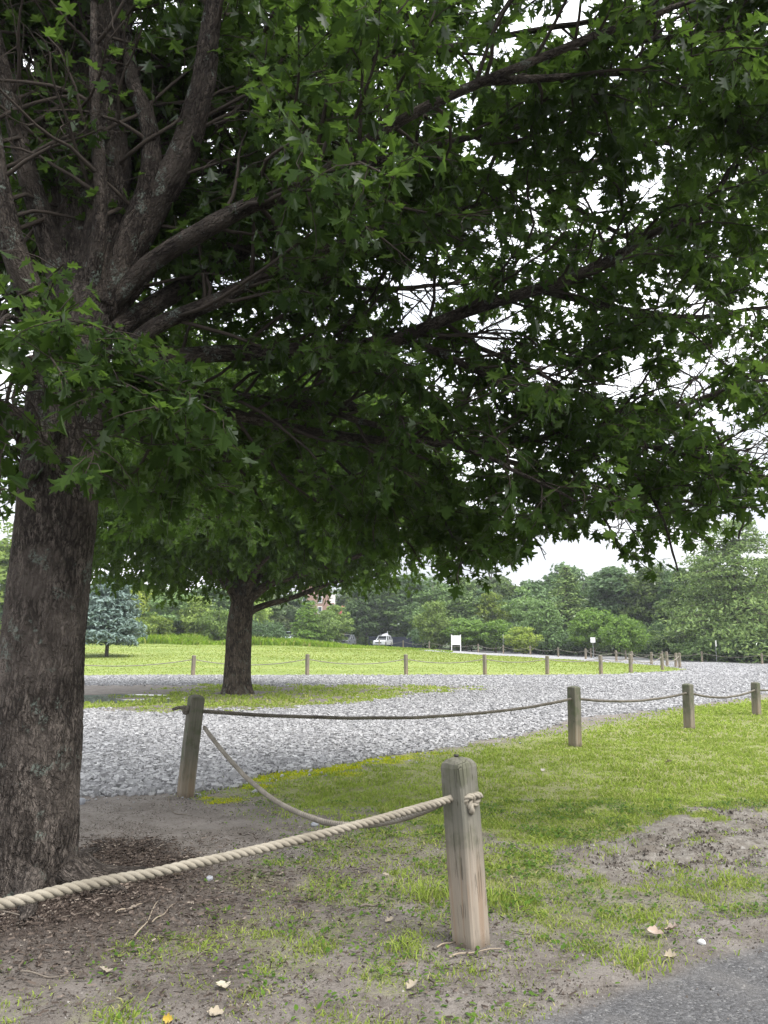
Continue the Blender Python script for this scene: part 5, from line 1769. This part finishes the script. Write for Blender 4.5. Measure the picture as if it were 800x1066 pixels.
def car(loc, rz, paint, label, hatch=True, L=4.5, W=1.8, H=1.62):
    o = empty('parked_car', loc, rz)
    tag(o, label, 'car')
    # lower body: side profile swept across the width with tumblehome
    prof = [(-.50, .32), (-.50, .62), (-.485, .80), (-.44, .93), (-.20, .98), (.20, 1.0), (.46, 1.02), (.495, .90), (.50, .50), (.49, .30)]
    prof = np.array([(x * L, z * H / 1.62) for x, z in prof])
    n = len(prof)
    V = []
    ys = (-.5, -.46, .46, .5)
    for k, y in enumerate(ys):
        s = .965 if k in (0, 3) else 1.0
        V.append(np.stack([prof[:, 0] * s, np.full(n, y * W), .25 + (prof[:, 1] - .25) * (s if k in (0, 3) else 1) - (.02 if k in (0, 3) else 0)], -1))
    V = np.concatenate(V)
    i = np.arange(n); j = (i + 1) % n
    F = np.concatenate([np.stack([k * n + i, k * n + j, (k + 1) * n + j, (k + 1) * n + i], -1) for k in range(3)])
    mb = MB()
    mb.add(V, [F, np.array([i]), np.array([3 * n + i[::-1]])])
    # roof and pillars over the glasshouse
    mb.box((.42 if hatch else .1, 0, H - .02), (L * .44, W * .70, .06), .03)
    for sx0, sx1 in ((-.20, -.08), (.06, .10), (.30, .30), (.47, .36) if hatch else (.36, .24)):
        for s in (-1, 1):
            mb.tube([[sx0 * L + .1, s * W * .475, .96], [sx1 * L + .1, s * W * .35, H - .03]], .045, 6)
    mb.build('body', paint, o)
    # glasshouse
    lo = [(-.20 * L + .12, .46), (.47 * L, .46)]; hi = [(-.07 * L + .12, .335), (.36 * L + .04, .335)]
    V = []
    for (x, w_), z in ((lo[0], .97), (lo[1], .97), (hi[0], H - .05), (hi[1], H - .05)):
        V += [[x, -w_ * W, z], [x, w_ * W, z]]
    V = np.array(V)
    MB().add(V, [np.array([[0, 1, 5, 4], [2, 6, 7, 3], [0, 4, 6, 2], [1, 3, 7, 5], [4, 5, 7, 6]])]) if False else None
    g_ = MB(); g_.add(V, [np.array([[0, 1, 5, 4], [2, 6, 7, 3], [0, 4, 6, 2], [1, 3, 7, 5], [4, 5, 7, 6]])])
    g_.build('window', M_GLASS, o)
    for sx in (-.31, .30):
        for s in (-1, 1):
            t = MB().tube([[sx * L, s * (W * .5 - .20), .33], [sx * L, s * (W * .5 + .012), .33]], .33, 20).build('wheel', M_TYRE, o)
            MB().tube([[sx * L, s * (W * .5 + .010), .33], [sx * L, s * (W * .5 + .022), .33]], .21, 16).build('rim', M_RIM, t)
    for s in (-1, 1):
        MB().box((-.487 * L, s * W * .37, .78), (.10, .34, .14), .02).build('headlight', M_LAMP, o)
        MB().box((.496 * L, s * W * .41, .85), (.08, .2, .3), .02).build('taillight', M_TAIL, o)
        MB().box((-.14 * L, s * (W * .5 + .09), 1.0), (.12, .18, .12), .02).build('mirror', M_DARK, o)
    MB().box((-.502 * L, 0, .60), (.04, W * .55, .16), .01).build('grille', M_DARK, o)
    return o


M_CARW = simple_mat('white_car_paint', (.60, .62, .64), .25, .6, 0, .02)
M_CARG = simple_mat('grey_car_paint', (.20, .215, .235), .3, .6, .3, .04)
M_VAN = simple_mat('pale_van_paint', (.42, .47, .52), .3, .5, 0, .03)
c = car(at(399, 119), R(72), M_CARW, 'white car parked on the rise in front of the dark mesh screen')
c = car(at(361, 118), R(76), M_CARG, 'grey car parked left of the white car, below the yellow green bushes')
c = car(at(302, 116), R(84), M_VAN, 'pale vehicle mostly hidden by tall grass left of the cone shaped tree', True, 4.4, 1.8, 1.8)

# ------------------------------------------------------------------ brick building
m, nt, out = new_mat('brick_wall'); g = NT(nt)
br = g.n('ShaderNodeTexBrick'); g.l(g.obj(), br.inputs['Vector'])
br.inputs['Scale'].default_value = 4.0
br.inputs['Color1'].default_value = (.27, .085, .06, 1); br.inputs['Color2'].default_value = (.33, .115, .08, 1); br.inputs['Mortar'].default_value = (.33, .22, .18, 1)
g.l(g.bsdf(br.outputs['Color'], .85, None, .2), out.inputs[0]); M_BRICK = m
M_ROOFR = simple_mat('red_metal_roof', (.30, .075, .062), .5, .4, 0, .15, 2)
M_TRIM = simple_mat('white_trim', (.72, .70, .67), .6, .3, 0, .05)
M_PANE = simple_mat('dark_pane', (.06, .075, .09), .1, .7)
b = at(334, 134)
o = empty('brick_building', b, .12)
tag(o, 'red brick building with white trim glimpsed between the treetops', 'building')
Hb = float(pt(334, 606, 134)[2] - b[2])
mb = MB().box((-1.2, 3, Hb * .42), (5.2, 6, Hb * .84))
mb.add(np.array([[-3.8, 0, Hb * .84], [1.4, 0, Hb * .84], [-1.2, 0, Hb], [-3.8, 6, Hb * .84], [1.4, 6, Hb * .84], [-1.2, 6, Hb]]), [np.array([[0, 1, 2], [3, 5, 4]])])
mb.build('wall', M_BRICK, o)
r = MB()
for s in (-1, 1):
    r.box((-1.2 + s * 1.42, 3, Hb * .925 + .06), (3.3, 6.7, .14), 0, 0, s * math.atan2(Hb * .16, 2.6))
r.build('roof', M_ROOFR, o)
MB().box((1.95, 1.2, Hb * .40), (1.0, 2.2, Hb * .80)).build('porch_tower', M_TRIM, o)
for fx in (-2.9, -.2):
    for fz in (.32, .55, .72):
        w_ = MB().box((fx, -.03, Hb * fz), (.8, .08, 1.3)).build('window', M_TRIM, o)
        MB().box((fx, -.075, Hb * fz), (.55, .02, 1.0)).build('pane', M_PANE, w_)
for fz in (.38, .60):
    w_ = MB().box((1.95, .07, Hb * fz), (.6, .08, 1.3)).build('window', M_BRICK, o)
    MB().box((1.95, .025, Hb * fz), (.42, .02, 1.1)).build('pane', M_PANE, w_)
# lower wing with its own red roof
b = at(359, 131)
o = empty('brick_shed', b, -.25)
tag(o, 'low outbuilding with a steep red roof right of the brick building', 'building')
Hs = float(pt(359, 630, 131)[2] - b[2])
mb = MB().box((0, 2, Hs * .30), (3.0, 4, Hs * .60))
mb.build('wall', M_BRICK, o)
r = MB()
r.add(np.array([[-1.7, -.2, Hs * .58], [1.7, -.2, Hs * .58], [1.2, 2, Hs], [-1.2, 2, Hs], [-1.7, 4.2, Hs * .58], [1.7, 4.2, Hs * .58]]), [np.array([[0, 1, 2, 3], [3, 2, 5, 4]]), np.array([[0, 3, 4], [1, 5, 2]]), np.array([[0, 4, 5, 1]])])
r.build('roof', M_ROOFR, o)
MB().box((1.25, -.25, Hs * .32), (.3, .08, Hs * .62)).build('corner_board', M_TRIM, o)

# ------------------------------------------------------------------ small things on the ground
M_DRY = leaf_mat('dry_leaf', (.42, .34, .24), (.55, .46, .34), (.4, .3, .18), .2, .02, True)
M_DRYP = leaf_mat('pale_leaf', (.30, .25, .185), (.40, .345, .26), (.4, .35, .25), .15, .02)
M_YEL = leaf_mat('yellow_leaf', (.38, .26, .04), (.46, .33, .06), (.5, .35, .03), .2, .02)
M_PINK = leaf_mat('brown_leaf', (.40, .30, .24), (.50, .40, .33), (.3, .18, .12), .2, .02)


def ground_rel(p):
    """the ground height with its small relief, as built"""
    P = np.array([[p[0], p[1]]])
    m_ = masks(P)
    Q = np.array([[p[0], p[1], 0.0]])
    near = 1 - sstep(14, 22, P[:, 1])
    z = terrain(P[:, 0], P[:, 1]) + ((fbm(Q * 3.0, 4, 41) - .5) * .045 + (fbm(Q * 14, 3, 47) - .5) * .022) * near * (1 - m_['asph']) + (fbm(Q * np.array([5.0, 10.0, 1]), 4, 43) - .5) * .15 * m_['patch'] * near - .015 * m_['patch'] + m_['mulch'] * .03 * near - .012 * m_['asph'] * near
    return float(z[0])


def fallen_leaf(px, py, size, mat, label, tilt=.3, lift=.012, cat='leaf', curl=1.0):
    p = gp(px, py); size = size * .72
    N = 1
    a = random.uniform(0, 6.28)
    k = 9
    t = np.linspace(0, 1, k)
    wl = np.array([.02, .16, .34, .22, .44, .40, .22, .26, .02])
    V = []
    for s in (-1, -.5, 0, .5, 1):
        jag = 1 + .25 * rng.normal(0, 1, k) * (abs(s) == 1)
        x = wl * s * jag
        V.append(np.stack([x, t - .5, np.abs(x) * .5 * curl + .22 * curl * (t - .5) ** 2 * 2 + rng.normal(0, .012, k)], -1))
    V = np.concatenate(V) * size
    Vb = V - [0, 0, .0012]
    i = np.arange(k - 1)
    F = np.concatenate([np.stack([r_ * k + i, r_ * k + i + 1, (r_ + 1) * k + i + 1, (r_ + 1) * k + i], -1) for r_ in range(4)])
    o = mk('fallen_leaf', np.concatenate([V, Vb]), [np.concatenate([F, F[:, ::-1] + 5 * k])], mat, None, True)
    o.location = (p[0], p[1], ground_rel(p) + lift)
    o.rotation_euler = (random.gauss(0, tilt), random.gauss(0, tilt), a)
    tag(o, label, cat, 'fallen leaves lying about')
    return o


fallen_leaf(110, 1016, .095, M_DRYP, 'pale star shaped leaf on the dark litter in front of the big trunk')
fallen_leaf(232, 1031, .11, M_DRY, 'tan crumpled leaf on bare soil near the bottom of the photo')
fallen_leaf(224, 1057, .10, M_DRYP, 'pale curled leaf at the very bottom of the photo below the tan one')
fallen_leaf(175, 1063, .06, M_YEL, 'small bright yellow leaf at the bottom edge')
fallen_leaf(266, 966, .07, M_DRYP, 'small pale leaf in the thin grass left of centre')
fallen_leaf(430, 1032, .085, M_DRYP, 'pale leaf bent double on the soil in front of the near post', .4, .02)
fallen_leaf(402, 915, .075, M_DRYP, 'pale leaf in the turf left of the near post')
fallen_leaf(406, 963, .07, M_DRYP, 'small pale leaf on soil just left of the foot of the near post')
fallen_leaf(565, 804, .10, M_DRYP, 'pale leaf on the grass behind the near post')
fallen_leaf(697, 795, .14, M_DRYP, 'pale leaf on the bright lawn below the second grey post', .3, .03)
fallen_leaf(184, 918, .10, M_DRY, 'curled tan leaf on the mulch under the thick rope')
fallen_leaf(497, 904, .07, M_DRYP, 'small pale leaf hard by the right side of the near post', .3, .02)
fallen_leaf(698, 1000, .085, M_DRYP, 'white curled leaf on the edge of the asphalt', .3, .02, 'leaf', 2.0)
fallen_leaf(683, 979, .12, M_PINK, 'large brown pink dry leaf, left half of the pair at the asphalt edge', .3, .025, 'leaf', 1.2)
fallen_leaf(700, 973, .12, M_PINK, 'large brown pink dry leaf, right half of the pair at the asphalt edge', .3, .025, 'leaf', 1.2)


def stone(px, py, s, mat, label):
    p = gp(px, py)
    U = []
    nu, nv = 14, 9
    for j in range(nv):
        th = math.pi * (j + .5) / nv
        for i in range(nu):
            ph = 2 * math.pi * i / nu
            U.append([math.sin(th) * math.cos(ph), math.sin(th) * math.sin(ph), math.cos(th)])
    U = np.array(U)
    V = U * (1 + (fbm(U * 1.6 + px, 3, 201) - .5)[:, None] * .5) * np.array([1, .8, .62]) * s
    V = np.concatenate([V, [[0, 0, .62 * s], [0, 0, -.62 * s]]])
    i = np.arange(nv - 1)[:, None] * nu; j = np.arange(nu)[None]; k = (j + 1) % nu
    F = np.stack([i + j, i + nu + j, i + nu + k, i + k], -1).reshape(-1, 4)
    jj = np.arange(nu)
    F3 = np.concatenate([np.stack([np.full(nu, nu * nv), jj, (jj + 1) % nu], -1), np.stack([np.full(nu, nu * nv + 1), (nv - 1) * nu + (jj + 1) % nu, (nv - 1) * nu + jj], -1)])
    o = mk('pebble', V, [F, F3], mat, None, True)
    o.location = (p[0], p[1], ground_rel(p) + s * .3); o.rotation_euler = (0, 0, px)
    tag(o, label, 'stone')


M_PEB = simple_mat('pale_stone', (.58, .57, .56), .7, .3, 0, .2, 20)
M_PEB2 = simple_mat('grey_stone', (.30, .31, .34), .75, .3, 0, .25, 20)
stone(731, 985.5, .024, M_PEB, 'single white pebble at the asphalt edge')
stone(218, 919, .030, M_PEB2, 'grey stone in the soil just under the thick rope')
stone(83, 838, .065, M_PEB2, 'grey stone beside the right edge of the big trunk')
stone(328, 859, .04, M_PEB2, 'small grey stone in the grass under the sagging rope')

M_STICK = simple_mat('dry_stick', (.30, .25, .19), .9, .1, 0, .3, 20)
M_STICKG = simple_mat('grey_stick', (.17, .145, .12), .9, .1, 0, .3, 20)


def stick(pix, r0, mat, label, lift=.012, name='twig', cat='twig'):
    P = [gp(*q) for q in pix]
    P = [np.array([p[0], p[1], ground_rel(p) + lift]) for p in P]
    Q = spline(P, 30)
    Q[:, 2] += .006 * np.sin(np.linspace(0, 9, 30))
    V, F4, F3, bc = tube(Q, np.linspace(r0, r0 * .45, 30) * (1 + .25 * (fbm(np.stack([np.arange(30) * .5, np.full(30, pix[0][0]), np.zeros(30)], -1), 2, 5) - .5)), 7)
    c = Q.mean(0)
    o = mk(name, V - c, [F4, F3], mat, None, True); o.location = c
    tag(o, label, cat)


stick([(140, 981), (152, 968), (158, 955), (164, 945)], .0045, M_STICK, 'pale curved twig on the litter right of the big trunk', .02)
stick([(158, 966), (170, 958), (180, 948)], .004, M_STICK, 'short pale twig leaning beside the curved one', .018)
stick([(120, 957), (135, 952), (148, 948)], .005, M_STICK, 'stout little twig under the thick rope near the trunk', .02)
stick([(0, 958), (40, 965), (90, 955), (130, 950)], .004, M_STICKG, 'long grey twig in front of the big trunk')
stick([(455, 990), (470, 984), (484, 980)], .0045, M_STICK, 'pale splinter left of the foot of the near post')
stick([(468, 999), (490, 995), (522, 992)], .005, M_STICK, 'brown stick in front of the foot of the near post')
stick([(375, 946), (388, 944), (400, 945)], .008, M_STICKG, 'short thick grey stick in the thin grass left of the near post')
stick([(20, 1018), (50, 1022), (76, 1022)], .0045, M_STICKG, 'thin dark twig low on the left side')
stick([(200, 1005), (225, 985), (262, 975)], .003, M_STICKG, 'thin dry stalk crossing the thin grass')
stick([(118, 931), (140, 926), (178, 931)], .018, simple_mat('root_bark', (.21, .165, .135), .9, .1, 0, .3, 12), 'exposed pale root surfacing from the mulch under the thick rope', -.004, 'exposed_root', 'root')
stick([(175, 832), (180, 846), (200, 852)], .006, M_STICKG, 'twig at the foot of the leaning post')


# ------------------------------------------------------------------ the air itself
m, nt, out = new_mat('haze_air')
vp = nt.nodes.new('ShaderNodeVolumePrincipled')
vp.inputs['Color'].default_value = (.90, .95, 1.0, 1)
vp.inputs['Density'].default_value = .00042
nt.links.new(vp.outputs[0], out.inputs['Volume'])
hz = MB().box((0, 60, 11), (420, 300, 26)).build('haze', m)
tag(hz, 'thin pale haze between the camera and the far trees', 'haze', None, 'stuff')
